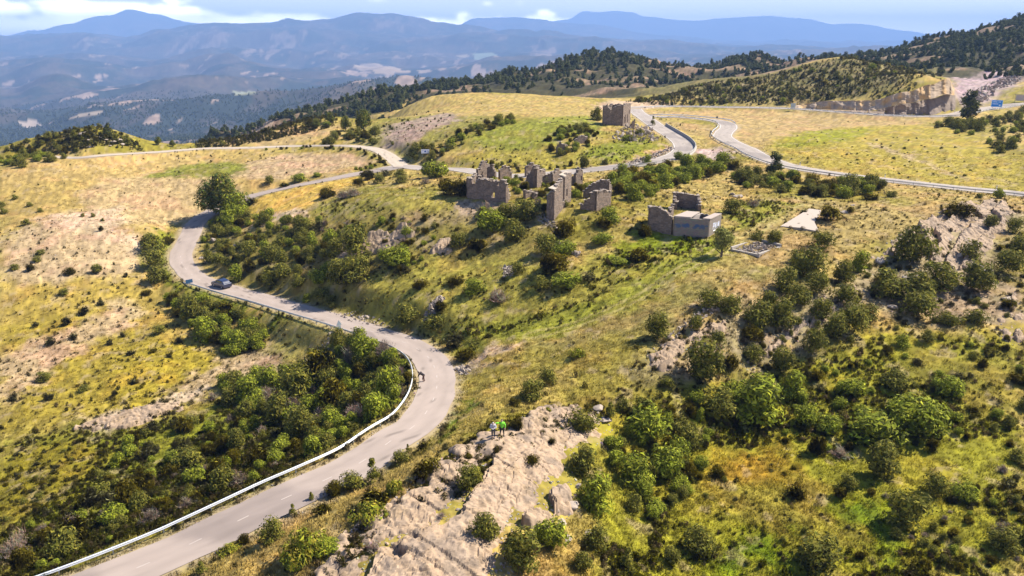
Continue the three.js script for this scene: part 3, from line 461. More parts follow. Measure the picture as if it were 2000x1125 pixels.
// ------------------------------------------------------------------ plants: small leaf faces spread through lumps of a crown
function foliage(seed, { n = 420, size = .085, lumps = 9, h = .8, taper = 0, pal, spread = .36, lumpR = .26, spiky = 0, low = .1 }) {
  const r = rng(seed), P = new Float32Array(n * 9), C = new Float32Array(n * 9), N = new Float32Array(n * 9), L = [];
  for (let k = 0; k < lumps; k++) { const a = k / lumps * 6.28 + r() * .9, u = r(), y = low + u * (1 - low - .12), w = (1 - taper * u) * spread * Math.sqrt(r()) * (1 - .55 * (2 * u - .8) ** 2 * (taper ? 0 : 1)); L.push([Math.cos(a) * w, y * h, Math.sin(a) * w, lumpR * (.65 + .6 * r()) * (1 - taper * u * .75), r()]); }
  L.push([0, h * .42, 0, lumpR * 1.25, .5]);
  const v = new THREE.Vector3(), t = new THREE.Vector3(), b = new THREE.Vector3(), q = new THREE.Vector3();
  for (let i = 0; i < n; i++) {
    const l = L[Math.floor(r() * L.length)]; v.set(r() * 2 - 1, r() * 2 - 1, r() * 2 - 1); if (v.lengthSq() < .001) v.set(0, 1, 0); v.normalize();
    const rad = l[3] * (.45 + .6 * Math.sqrt(r())); const x = l[0] + v.x * rad, y = Math.max(.015, l[1] + v.y * rad * .9), z = l[2] + v.z * rad;
    q.set(r() - .5, r() - .5 + .25, r() - .5).multiplyScalar(1.5).add(v).normalize();
    t.set(r() - .5, r() - .5 + spiky, r() - .5).cross(q).normalize(); b.crossVectors(q, t); if (spiky) { const s = b; if (s.y < 0) s.negate(); }
    const s = size * (.55 + .9 * r()), wd = s * (spiky ? .38 : .62), c = pal[Math.floor(r() * pal.length)], k = (.6 + .8 * r()) * (.72 + .56 * l[4]), o = i * 9;
    const pts = [[-s, -wd], [s * .5, -wd * (.2 + r())], [s * (.4 + r()), wd * 1.3]];
    for (let m = 0; m < 3; m++) { const [e, f] = pts[m], bx = spiky ? b : t, ty = spiky ? t : b; P[o + m * 3] = x + bx.x * e + ty.x * f; P[o + m * 3 + 1] = Math.max(0, y + bx.y * e + ty.y * f); P[o + m * 3 + 2] = z + bx.z * e + ty.z * f; C[o + m * 3] = c[0] * k; C[o + m * 3 + 1] = c[1] * k; C[o + m * 3 + 2] = c[2] * k; N[o + m * 3] = q.x; N[o + m * 3 + 1] = q.y; N[o + m * 3 + 2] = q.z; }
  }
  const g = new THREE.BufferGeometry(); g.setAttribute('position', new THREE.BufferAttribute(P, 3)); g.setAttribute('normal', new THREE.BufferAttribute(N, 3)); g.setAttribute('color', new THREE.BufferAttribute(C, 3)); return g;
}
function twigs(seed, n, pal, h = .75) { // a bare bush: forking sticks from the root
  const r = rng(seed), P = [], C = [], v = new THREE.Vector3(), s = new THREE.Vector3();
  const stick = (a, b, w, c) => { s.subVectors(b, a); v.set(-s.z, .2, s.x).normalize().multiplyScalar(w); P.push(a.x - v.x, a.y, a.z - v.z, a.x + v.x, a.y, a.z + v.z, b.x, b.y, b.z); for (let k = 0; k < 3; k++) C.push(...c); v.set(v.y, v.x, v.z); P.push(a.x - v.x, a.y - v.y, a.z, a.x + v.x, a.y + v.y, a.z, b.x, b.y, b.z); for (let k = 0; k < 3; k++) C.push(...c); };
  for (let i = 0; i < n; i++) { const a = r() * 6.28, e = .25 + r() * 1.25, l = .3 + .35 * r(), A = new THREE.Vector3((r() - .5) * .1, 0, (r() - .5) * .1), B = new THREE.Vector3(Math.cos(a) * Math.cos(e) * l, Math.sin(e) * l * h * 1.3, Math.sin(a) * Math.cos(e) * l), c = pal[Math.floor(r() * pal.length)].map(q => q * (.75 + .5 * r())); stick(A, B, .012, c);
    for (let k = 0; k < 5; k++) { const t = .35 + r() * .6, D = A.clone().lerp(B, t), E = D.clone().add(new THREE.Vector3((r() - .5) * .3, r() * .2, (r() - .5) * .3)); stick(D, E, .013, c); } }
  const g = new THREE.BufferGeometry(); g.setAttribute('position', new THREE.Float32BufferAttribute(P, 3)); g.setAttribute('color', new THREE.Float32BufferAttribute(C, 3)); g.computeVertexNormals(); return g;
}
const leafMat = new THREE.MeshPhysicalMaterial({ vertexColors: true, roughness: 1, specularIntensity: .25, transmission: .22, thickness: 0, side: THREE.DoubleSide });
const PAL = {
  J: [[.075, .080, .011], [.100, .102, .013], [.14, .132, .017], [.20, .172, .023]],
  L: [[.14, .165, .011], [.19, .215, .014], [.26, .265, .02], [.105, .122, .010]],
  O: [[.20, .172, .016], [.25, .205, .02], [.145, .13, .013], [.30, .235, .027]],
  S: [[.17, .16, .07], [.21, .195, .09], [.125, .12, .045]],
  D: [[.27, .205, .15], [.34, .265, .20], [.20, .15, .11]],
  P: [[.042, .055, .018], [.060, .070, .020], [.082, .085, .026]],
  G: [[.17, .18, .04], [.21, .215, .05], [.25, .24, .065]],
};
const V = { // unit-wide shapes, several of each
  J: [1, 2, 3, 4, 5].map(s => foliage(s * 11, { pal: PAL.J, n: 1700, lumps: 13, h: .85, size: .048 })),
  C: [1, 2].map(s => foliage(s * 17 + 3, { pal: PAL.J, n: 1500, lumps: 13, h: 1.5, taper: .85, size: .05, spread: .3 })),
  L: [1, 2, 3, 4].map(s => foliage(s * 13 + 1, { pal: PAL.L, n: 1700, lumps: 12, h: .72, size: .048 })),
  O: [1, 2, 3, 4].map(s => foliage(s * 19 + 2, { pal: PAL.O, n: 1700, lumps: 12, h: .7, size: .06, spiky: .9 })),
  S: [1, 2].map(s => foliage(s * 23 + 4, { pal: PAL.S, n: 700, lumps: 9, h: .6, size: .07, spiky: .7 })),
  D: [1, 2, 3].map(s => twigs(s * 29, 110, PAL.D)),
  M: [1, 2].map(s => foliage(s * 37, { pal: [...PAL.L, ...PAL.O], n: 1600, lumps: 16, h: .22, size: .04, lumpR: .17, spread: .42 })),
};
const KIND = {
  J: ['juniper_bush', 'dark green rounded juniper bush', 'bush', 'juniper bushes'], C: ['upright_juniper', 'upright dark juniper', 'bush', 'upright junipers'], L: ['leafy_shrub', 'bright green leafy shrub', 'shrub', 'leafy shrubs'],
  O: ['broom_shrub', 'olive yellow broom shrub', 'shrub', 'broom shrubs'], S: ['sage_bush', 'low grey green sage bush', 'bush', 'sage bushes'], D: ['dry_shrub', 'bare grey brown dry shrub', 'shrub', 'dry shrubs'], M: ['creeping_shrub', 'flat creeping green shrub', 'shrub', 'creeping shrubs'],
};
const VR = rng(4242), PLANTED = [];
function plantAt(k, p, w, hr, where) { PLANTED.push({ k, p, w, hr, where, v: Math.floor(VR() * V[k].length), sx: .92 + .16 * VR(), sz: .92 + .16 * VR(), turn: VR() * 6.28 }); }
function settle() { // of each kind the 280 that show largest stand one by one, the rest of it is one mass
  for (const k of Object.keys(V)) {
    const l = PLANTED.filter(q => q.k === k).sort((a, b) => b.w / Math.hypot(b.p[0], b.p[2]) - a.w / Math.hypot(a.p[0], a.p[2])), M = new THREE.Matrix4(), qt = new THREE.Quaternion(), Y = new THREE.Vector3(0, 1, 0);
    for (const q of l.slice(0, 280)) { const o = new THREE.Mesh(V[k][q.v], leafMat); o.position.set(q.p[0], q.p[1] - .04, q.p[2]); o.scale.set(q.w * q.sx, q.w * q.hr, q.w * q.sz); o.rotation.y = q.turn; const sz = q.w > 3.2 ? 'large ' : q.w < 1.1 ? 'small ' : ''; tag(top(o, KIND[k][0]), `${sz}${KIND[k][1]} ${q.where}`, KIND[k][2], `${sz}${KIND[k][3]} ${q.where}`); }
    const rest = l.slice(280); if (!rest.length) continue; const im = new THREE.InstancedMesh(V[k][0], leafMat, rest.length);
    rest.forEach((q, i) => im.setMatrixAt(i, M.compose(new THREE.Vector3(q.p[0], q.p[1] - .04, q.p[2]), qt.setFromAxisAngle(Y, q.turn), new THREE.Vector3(q.w * q.sx, q.w * q.hr, q.w * q.sz)))); kind(tag(top(im, `small_${KIND[k][0]}_growth`), `smaller ${KIND[k][3]} scattered over all the slopes`, 'scrub'), 'stuff');
  }
}
const PUT = []; // [x, z, radius] of what has been planted
const POCK = (px, py) => { const p = hitAt(px, py); if (p && onRock(p[0], p[2])) p[1] += .1; return p; };
function bush(k, px, py, w, hr, where) { const p = POCK(px, py); if (!p) return; const m = w * perPixel(p), back = m * .32, d = Math.hypot(p[0], p[2]); p[0] += p[0] / d * back; p[2] += p[2] / d * back; p[1] = ground(p[0], p[2]) + (onRock(p[0], p[2]) ? .1 : 0); PUT.push([p[0], p[2], m / 2]); plantAt(k, p, m, hr, where); }
function bushes(list, where) { for (const [k, x, y, w, hr = 1] of list) bush(k, x, y, w, hr, where); }
function scatter(px, count, kinds, w0, w1, where, { gap = .55, hr = [.8, 1.2], seed = 1 } = {}) {
  const P = worldPoly(px), [x0, x1, z0, z1] = bounds(P), r = rng(seed * 97 + count); let n = 0, t = 0;
  while (n < count && t++ < count * 25) {
    const x = lerp(x0, x1, r()), z = lerp(z0, z1, r()); if (!inPoly(P, x, z)) continue; const w = lerp(w0, w1, r() * r()); if (nearRoad(x, z).d < w * .35 + .5) continue;
    let ok = true; for (const q of PUT) if (Math.abs(q[0] - x) < 6 && Math.hypot(q[0] - x, q[1] - z) < (q[2] + w / 2) * gap) { ok = false; break; } if (!ok) continue;
    PUT.push([x, z, w / 2]); plantAt(kinds[Math.floor(r() * kinds.length)], [x, ground(x, z), z], w, lerp(hr[0], hr[1], r()), where); n++;
  }
}
const onOut = 'on the pale rock outcrop';
bushes([['J', 919, 966, 56, 1.05], ['J', 946, 1068, 66, 1.15], ['J', 1136, 850, 68, .95], ['J', 1140, 936, 66, 1.1], ['L', 1161, 1006, 84, 1], ['C', 1191, 824, 32, .85], ['J', 1217, 803, 28, .9], ['O', 1038, 915, 34, .85], ['O', 1077, 873, 19, 1], ['O', 1059, 852, 13, 1.1], ['M', 1070, 812, 22, 2], ['O', 1010, 846, 28, 1.6], ['O', 916, 901, 18, 1], ['O', 883, 911, 24, .6], ['D', 732, 1090, 46, .9], ['D', 863, 1017, 22, .8], ['D', 807, 1055, 24, .8], ['D', 783, 1089, 24, .8], ['J', 1020, 1128, 90, 1.05], ['L', 1075, 1080, 80, 1.1], ['J', 1136, 1120, 44, 1.1], ['J', 1164, 1080, 58, 1.05], ['C', 1224, 1124, 46, .8], ['O', 1005, 1085, 50, .9]], onOut);
const byRoad = 'along the verge between the road and the outcrop';
bushes([['O', 834, 946, 62, .8], ['O', 827, 880, 26, .8], ['C', 797, 886, 14, 1], ['J', 781, 910, 34, 1], ['C', 729, 947, 44, .9], ['J', 690, 962, 50, .8], ['O', 655, 975, 48, .8], ['O', 730, 1003, 66, .75], ['M', 769, 972, 44, 2], ['O', 632, 1006, 40, .8], ['M', 727, 1030, 90, 1.2], ['M', 600, 1112, 100, 1.8], ['L', 575, 1118, 60, .7], ['L', 640, 1090, 66, .5], ['J', 533, 1061, 54, 1.15], ['C', 573, 1010, 22, .85], ['C', 609, 980, 18, .8], ['O', 476, 1066, 30, .9], ['C', 395, 1125, 30, .7], ['M', 450, 1085, 50, 1], ['S', 870, 880, 20], ['S', 690, 1010, 30]], byRoad);
bushes([['J', 1039, 786, 54, .95], ['J', 1070, 756, 36, 1.15], ['J', 1303, 761, 30, .8], ['J', 1283, 669, 56, 1.05], ['M', 1130, 700, 40, 1.4], ['O', 1005, 795, 26, .8], ['J', 1358, 652, 32, 1.1]], 'standing alone on the dry grass slope above the outcrop');
const bowl = 'in the green bowl below the ruins';
bushes([['L', 926, 582, 46, .8], ['D', 975, 600, 48, 1.1], ['D', 965, 590, 30, 1.1], ['J', 1056, 572, 38, .9], ['O', 1077, 545, 86, .6], ['J', 1010, 540, 28, 1], ['L', 1105, 570, 64, .6], ['J', 797, 642, 54, .85], ['J', 848, 652, 50, .75], ['O', 909, 709, 42, .9], ['J', 926, 684, 30, .9], ['S', 888, 684, 52, .8], ['O', 1247, 514, 46, .8], ['O', 1257, 467, 30, 1.1], ['J', 1021, 435, 62, .9], ['J', 1003, 477, 48, 1.1], ['L', 958, 460, 66, .9], ['O', 1101, 470, 54, .9], ['S', 944, 430, 32, 1], ['L', 1175, 482, 48, .7], ['J', 1066, 505, 54, .9], ['L', 1101, 505, 62, .7], ['J', 895, 488, 42, 1], ['L', 772, 527, 74, .8], ['J', 695, 516, 72, 1.1], ['J', 667, 565, 72, 1], ['J', 699, 558, 62, 1], ['O', 860, 615, 34, .8], ['O', 820, 570, 40, .6], ['J', 985, 440, 40, 1], ['O', 930, 500, 50, .6], ['D', 950, 420, 40, .9], ['O', 890, 560, 44, .5], ['L', 1190, 440, 46, .8], ['S', 1150, 555, 40, .7], ['O', 1180, 450, 40, .7], ['L', 1210, 520, 40, .5]], bowl);
const bank = 'on the steep bank above the car';
scatter([[395, 430], [450, 405], [560, 430], [640, 470], [690, 500], [720, 580], [680, 600], [560, 575], [480, 548], [410, 515], [385, 470]], 115, ['J', 'J', 'J', 'O', 'L', 'J'], 1.6, 5, bank, { gap: .5, hr: [.8, 1.3], seed: 3 });
scatter([[560, 425], [700, 440], [780, 425], [880, 440], [850, 500], [780, 540], [700, 500], [620, 450]], 60, ['J', 'O', 'O', 'S', 'D', 'L'], .8, 2.8, 'on the rocky edge of the mound', { seed: 4 });
bushes([['J', 301, 502, 50, 1], ['J', 304, 527, 44, 1], ['J', 308, 556, 46, .95], ['O', 290, 485, 34, .8], ['O', 330, 478, 28, .7], ['L', 322, 545, 26, .8]], 'on the outer verge of the road bend');
scatter([[318, 585], [395, 598], [460, 622], [535, 660], [505, 680], [445, 698], [400, 668], [350, 625]], 50, ['J', 'J', 'L', 'O', 'L'], 2, 5.2, 'in the thicket below the blue sign', { gap: .48, hr: [.9, 1.3], seed: 5 });
scatter([[405, 790], [420, 752], [560, 735], [650, 690], [690, 655], [760, 672], [808, 715], [806, 770], [750, 815], [650, 878], [570, 900], [550, 830]], 120, ['L', 'L', 'L', 'J', 'J', 'O', 'D'], 1.8, 5.6, 'in the gully inside the road bend', { gap: .46, hr: [.9, 1.35], seed: 6 });
scatter([[0, 1150], [0, 1050], [150, 965], [260, 860], [420, 800], [560, 850], [610, 882], [500, 945], [350, 1015], [200, 1085], [120, 1125]], 140, ['O', 'L', 'O', 'D', 'S', 'J', 'L'], 1.0, 3.6, 'in the scrub below the long guardrail', { gap: .5, hr: [.8, 1.3], seed: 7 });
scatter([[0, 870], [140, 850], [260, 860], [150, 960], [0, 1040]], 70, ['O', 'S', 'O', 'J'], .5, 1.4, 'in the rough green meadow', { seed: 8, hr: [.6, 1] });
bushes([['S', 131, 640, 27], ['S', 145, 667, 24], ['S', 101, 678, 28], ['S', 166, 619, 26], ['J', 313, 654, 28, .7], ['S', 350, 671, 20], ['S', 215, 675, 18], ['S', 254, 696, 20], ['J', 88, 748, 30, .8], ['S', 261, 752, 20], ['J', 190, 538, 26, .8], ['O', 138, 538, 26, .7], ['O', 60, 531, 22, .7], ['J', 79, 500, 22, .7], ['J', 30, 528, 20, .7], ['J', 73, 514, 18, .8], ['J', 126, 580, 22, .7], ['S', 198, 598, 18], ['S', 247, 543, 14], ['J', 52, 440, 18, .8], ['J', 79, 416, 13, .8], ['J', 58, 405, 13, .8], ['O', 198, 451, 13], ['J', 30, 391, 12], ['O', 287, 580, 24, .7], ['S', 28, 785, 24], ['S', 95, 785, 26], ['J', 166, 765, 22, .7], ['S', 225, 775, 18], ['J', 182, 425, 10], ['J', 162, 424, 9], ['J', 201, 433, 8], ['S', 240, 660, 16], ['S', 70, 640, 18], ['J', 5, 405, 14], ['J', 8, 420, 16], ['O', 300, 690, 18, .6], ['S', 330, 700, 16, .6]], 'dotted over the dry left slope');
const thick = 'in the juniper thicket below the ledge';
bushes([['J', 1776, 520, 88, 1], ['L', 1676, 533, 38, 1.3], ['J', 1604, 489, 50, .8], ['J', 1531, 575, 52, 1.15], ['J', 1580, 545, 70, 1.05], ['J', 1560, 520, 46, 1], ['J', 1645, 558, 52, 1], ['J', 1594, 582, 52, 1], ['J', 1559, 600, 48, 1], ['J', 1385, 610, 50, .9], ['J', 1425, 618, 54, .8], ['J', 1524, 645, 62, 1.1], ['J', 1482, 645, 62, 1], ['J', 1601, 628, 48, 1], ['J', 1650, 603, 48, 1], ['J', 1664, 656, 62, 1], ['J', 1629, 670, 58, 1], ['J', 1587, 698, 50, 1.1], ['O', 1468, 673, 56, .7], ['J', 1471, 712, 42, .9], ['J', 1400, 684, 32, 1.1], ['J', 1370, 763, 92, 1.05], ['O', 1426, 726, 36, 1], ['J', 1524, 740, 62, .9], ['J', 1730, 590, 76, .9], ['J', 1790, 596, 76, .9], ['J', 1832, 575, 82, .8], ['J', 1902, 575, 82, .8], ['J', 1790, 628, 72, .8], ['J', 1902, 635, 48, .9], ['J', 1891, 510, 48, .9], ['J', 1965, 540, 62, .9], ['O', 1870, 430, 68, .6], ['J', 1932, 450, 32, .9], ['J', 1979, 457, 36, 1], ['J', 1850, 640, 50, .8], ['J', 1985, 500, 44, .9], ['J', 1500, 610, 44, .9], ['J', 1690, 630, 50, .9], ['O', 1720, 560, 40, .8]], thick);
bushes([['O', 1618, 436, 52, .75], ['J', 1513, 477, 40, .75], ['J', 1478, 470, 30, .8], ['J', 1430, 418, 40, .85], ['D', 1473, 407, 34, .8], ['O', 1660, 415, 16], ['S', 1570, 420, 18]], 'on the dry grass by the low block building');
scatter([[1380, 700], [1480, 630], [1640, 560], [1720, 500], [1800, 480], [2000, 470], [2000, 640], [1760, 650], [1600, 710], [1440, 760]], 70, ['J', 'J', 'O', 'S'], .8, 2.4, thick, { seed: 9, gap: .6 });
const low = 'in the tangled scrub below the rock band';
bushes([['J', 1363, 1090, 62, 1.1], ['J', 1590, 1118, 92, .9], ['O', 1552, 979, 42, .9], ['O', 1401, 936, 34, .9], ['J', 1765, 1038, 84, .95], ['J', 1716, 940, 78, 1], ['L', 1790, 862, 120, .75], ['L', 1702, 877, 112, .6], ['J', 1825, 975, 54, 1], ['L', 1877, 985, 64, .9], ['L', 1475, 838, 110, .85], ['J', 1400, 824, 70, .9], ['L', 1573, 838, 54, 1], ['L', 1615, 852, 64, .8], ['J', 1748, 765, 54, .8], ['L', 1545, 783, 64, .9], ['O', 1804, 1115, 30, .8], ['O', 1680, 1097, 28, .8], ['J', 1310, 1110, 40, 1], ['L', 1260, 870, 90, .9], ['L', 1300, 940, 90, .9], ['L', 1240, 960, 84, .9], ['J', 1330, 860, 50, 1], ['L', 1280, 1010, 50, .8], ['O', 1640, 975, 30, 1], ['J', 1655, 960, 40, .9], ['D', 1640, 900, 50, .7], ['L', 1760, 820, 70, .8], ['L', 1850, 780, 70, .8], ['L', 1660, 780, 60, .8], ['J', 1960, 1080, 60, .9], ['L', 1480, 780, 60, .9], ['L', 1430, 790, 60, .9]], low);
scatter([[1190, 830], [1300, 790], [1360, 770], [1400, 850], [1350, 960], [1290, 1030], [1210, 980]], 36, ['L', 'L', 'O', 'J'], 1.2, 3, low, { seed: 10, hr: [.9, 1.3] });
scatter([[1400, 770], [1600, 720], [1800, 660], [2020, 640], [2020, 900], [1850, 950], [1750, 960], [1680, 930], [1560, 870], [1450, 860]], 72, ['L', 'L', 'O', 'S', 'J'], .9, 3, low, { seed: 11 });
scatter([[1700, 960], [1850, 940], [2020, 900], [2020, 1140], [1820, 1140], [1760, 1060]], 60, ['O', 'J', 'S', 'L', 'D'], .6, 2.2, low, { seed: 12 });
scatter([[1380, 880], [1560, 880], [1660, 960], [1740, 1100], [1600, 1130], [1260, 1130], [1280, 1050]], 55, ['O', 'S', 'S', 'J'], .35, 1.0, 'dotted over the mossy hollow', { seed: 13, hr: [.7, 1.1] });
scatter([[2030, 480], [2400, 440], [2500, 1100], [2030, 1150]], 60, ['J', 'L', 'O', 'J'], 1, 3.6, 'in the scrub that runs on past the rock step', { seed: 41 });
const below = 'in the bright hedge below the hairpin road';
scatter([[1190, 355], [1240, 335], [1300, 335], [1400, 318], [1440, 330], [1360, 350], [1300, 372], [1270, 395], [1200, 388]], 80, ['L', 'L', 'L', 'O'], 2.6, 6, below, { gap: .48, hr: [.8, 1.1], seed: 14 });
scatter([[1430, 345], [1480, 335], [1540, 350], [1620, 358], [1740, 362], [1700, 384], [1560, 386], [1450, 366]], 55, ['L', 'J', 'O', 'L'], 2, 5, below, { gap: .5, hr: [.8, 1.1], seed: 15 });
scatter([[900, 370], [990, 380], [1010, 400], [1080, 415], [1130, 400], [1190, 400], [1170, 360], [1060, 345], [960, 350]], 80, ['L', 'O', 'L', 'O', 'J', 'D'], 1.0, 3.0, 'growing among the ruined walls', { seed: 16 });
bushes([['L', 850, 348, 62, .8], ['O', 905, 384, 46, 1], ['O', 870, 372, 40, .8], ['O', 880, 385, 50, .7], ['D', 690, 385, 44, .7], ['D', 670, 390, 40, .7], ['O', 640, 388, 36, .8], ['O', 720, 352, 40, .6], ['J', 740, 360, 24, .9], ['J', 782, 345, 26, .7], ['S', 755, 345, 30, .7], ['J', 785, 358, 30, .6], ['O', 700, 362, 30, .6], ['J', 527, 363, 22, .9], ['L', 585, 358, 36, .6], ['L', 620, 346, 20, .6], ['O', 556, 366, 22, .6], ['D', 830, 360, 30, .8], ['J', 565, 440, 22, 1], ['J', 585, 430, 14, 1], ['O', 490, 402, 26, .7]], 'on the grassy mound beside the ruins');
scatter([[690, 330], [720, 320], [760, 325], [720, 335]], 8, ['L', 'O'], 1, 2.2, 'at the corner of the road junction', { seed: 17 });
const row = 'in the shrub row across the upper meadow';
scatter([[840, 298], [880, 270], [940, 245], [1000, 232], [1005, 240], [950, 258], [900, 285], [860, 305]], 34, ['J', 'J', 'L', 'O'], 1.6, 4, row, { gap: .5, seed: 18 });
scatter([[780, 310], [800, 285], [850, 285], [850, 305], [810, 318]], 18, ['J', 'J', 'O'], 1.5, 4, row, { gap: .5, seed: 19 });
scatter([[1050, 298], [1075, 262], [1130, 248], [1170, 262], [1168, 290], [1110, 308]], 40, ['O', 'L', 'J', 'O'], 1.4, 3.8, 'around the stone stumps under the hilltop ruin', { gap: .5, seed: 20 });
scatter([[870, 320], [1000, 315], [1090, 325], [1200, 315], [1100, 336], [960, 345], [880, 330]], 30, ['O', 'J', 'S'], .8, 2.2, 'on the slope between the branch road and the meadow', { seed: 21 });
bushes([['J', 1165, 236, 26, 1.2], ['C', 1275, 246, 15, .9], ['J', 1232, 275, 22, .8], ['L', 1222, 275, 18, .8], ['J', 1250, 265, 20, .8], ['J', 1140, 330, 26, 1.1], ['L', 1325, 312, 20, 1.1], ['L', 1264, 320, 22, .9]], 'close by the hilltop ruin');
scatter([[1812, 250], [1860, 235], [1920, 232], [2000, 218], [2020, 305], [1965, 308], [1935, 292], [1905, 268], [1845, 258]], 70, ['J', 'J', 'J', 'L', 'S'], 2, 5, 'in the dark thicket beside the upper field', { gap: .5, seed: 22 });
bushes([['L', 1950, 388, 24, 1.3], ['J', 1912, 388, 16, .8], ['J', 1740, 386, 26, .7], ['O', 1700, 392, 40, .5]], 'by the rail of the upper road');
scatter([[1560, 300], [1650, 270], [1800, 265], [1930, 310], [2000, 350], [1850, 350], [1650, 328]], 60, ['J', 'S', 'J'], .5, 1.3, 'dotted over the yellow upper field', { gap: 1.5, hr: [.5, .8], seed: 23 });
scatter([[0, 322], [0, 310], [60, 304], [110, 310], [200, 306], [120, 318], [40, 328]], 34, ['J', 'L', 'J'], 1.6, 3.4, 'in the hedge at the edge of the left field', { gap: .5, seed: 24 });
scatter([[0, 298], [60, 268], [130, 246], [200, 242], [250, 270], [280, 290], [150, 296]], 75, ['J', 'O', 'J', 'S'], 1.2, 3.6, 'on the rocky hillock beyond the left field', { gap: .55, seed: 25 });
scatter([[380, 285], [430, 270], [520, 242], [600, 225], [650, 240], [640, 250], [540, 270], [430, 288]], 75, ['J', 'O', 'J', 'L'], 1.6, 4.2, 'on the scrubby hill beyond the gravel track', { gap: .5, seed: 26 });
scatter([[610, 285], [640, 268], [700, 255], [740, 262], [730, 282], [680, 280]], 30, ['J', 'J', 'O'], 1.6, 4.4, 'in the dark clump above the gravel track', { gap: .5, seed: 27 });
scatter([[480, 295], [600, 292], [700, 298], [745, 320], [760, 318], [720, 296], [600, 288]], 26, ['L', 'O'], 1, 2, 'lining the gravel track', { seed: 28 });
scatter([[720, 250], [830, 215], [900, 225], [820, 290], [760, 300]], 34, ['O', 'S', 'J'], .7, 1.8, 'on the stony flank of the yellow hill', { seed: 29 });
scatter([[1215, 198], [1340, 172], [1500, 148], [1640, 116], [1780, 125], [1845, 155], [1750, 180], [1600, 198], [1400, 203]], 240, ['J', 'O', 'J', 'S', 'L'], 1.6, 4.6, 'on the scrub hill above the far road', { gap: .6, hr: [.7, 1.1], seed: 30 });

settle();

// trees: trunk, limbs and a crown
function limbs(seed, h, w) { const r = rng(seed), gs = []; const seg = (a, b, r0, r1) => { const d = new THREE.Vector3().subVectors(b, a), g = new THREE.CylinderGeometry(r1, r0, d.length(), 7, 1); g.translate(0, d.length() / 2, 0); g.applyQuaternion(new THREE.Quaternion().setFromUnitVectors(new THREE.Vector3(0, 1, 0), d.clone().normalize())); g.translate(a.x, a.y, a.z); gs.push(plain(g)); };
  const T = new THREE.Vector3(.05, h * .55, .03); seg(new THREE.Vector3(0, -.15, 0), T, .05, .032); for (let k = 0; k < 7; k++) { const a = k * .95 + r(), t = .35 + .6 * r(); const s = new THREE.Vector3(0, -.15, 0).lerp(T, t); seg(s, new THREE.Vector3(Math.cos(a) * w * .33, s.y + h * (.18 + .2 * r()), Math.sin(a) * w * .33), .022, .008); } return mergeGeometries(gs); }
const bark = mat(.11, .085, .065);
function tree(name, crown, trunkGeo, px, py, w, hr, label, category, group, p = POCK(px, py)) {
  if (!p) return; const m = w * perPixel(p), o = new THREE.Group(); part('trunk', trunkGeo, bark, o); part('crown', crown, leafMat, o);
  o.position.set(p[0], p[1], p[2]); o.scale.set(m, m * hr, m); o.rotation.y = VR() * 6; tag(top(o, name), label, category, group); PUT.push([p[0], p[2], m / 2]); return o;
}
const oakCrown = foliage(901, { pal: [...PAL.J, [.07, .10, .016], [.09, .12, .02]], n: 6500, lumps: 24, h: 1.05, size: .032, spread: .38, lumpR: .2, low: .25 }), oakTrunk = limbs(5, 1, 1);
const brightCrown = foliage(902, { pal: PAL.L, n: 4000, lumps: 16, h: 1.0, size: .036, low: .15 }), paleCrown = foliage(903, { pal: PAL.G, n: 2200, lumps: 15, h: 1.05, size: .04, low: .38, lumpR: .2 });
const pineCrown = [1, 2, 3].map(s => foliage(910 + s, { pal: [...PAL.P, ...PAL.J.slice(0, 2)], n: 900, lumps: 15, h: 1.4, taper: .7, size: .075, spread: .34, low: .14 })), pineTrunk = limbs(8, 1.4, .6);
tree('oak_tree', oakCrown, oakTrunk, 440, 428, 92, .95, 'large dark green tree shading the road at the bend', 'tree');
tree('small_tree', brightCrown, oakTrunk, 462, 432, 54, 1, 'bright green small tree leaning against the large dark tree', 'tree');
tree('small_tree', brightCrown, oakTrunk, 447, 444, 40, .9, 'low bright green tree at the edge of the road below the large tree', 'tree');
tree('small_tree', paleCrown, oakTrunk, 1408, 502, 54, 1.05, 'pale green young tree alone beside the grassy track', 'tree');
tree('conifer', pineCrown[0], pineTrunk, 1512, 342, 42, .82, 'solitary green conifer below the hairpin rail', 'tree');
tree('conifer', pineCrown[1], pineTrunk, 1889, 236, 50, .92, 'tall dark conifer beside the blue direction sign', 'tree');
tree('conifer', pineCrown[2], pineTrunk, 212, 270, 20, 1.3, 'thin pine on the rocky hillock', 'tree');
tree('oak_tree', oakCrown, oakTrunk, 711, 258, 34, 1.25, 'dark oak at the foot of the yellow hill', 'tree');
tree('oak_tree', oakCrown, oakTrunk, 676, 256, 22, 1.3, 'slim dark oak beside the gravel track clump', 'tree');
for (const [x, y, w] of [[310, 283, 14], [338, 287, 12], [645, 240, 18], [618, 250, 16], [760, 196, 8]]) tree('oak_tree', oakCrown, oakTrunk, x, y, w, 1.1, 'small dark oak on the skyline beyond the left field', 'tree', 'oaks beyond the left field');
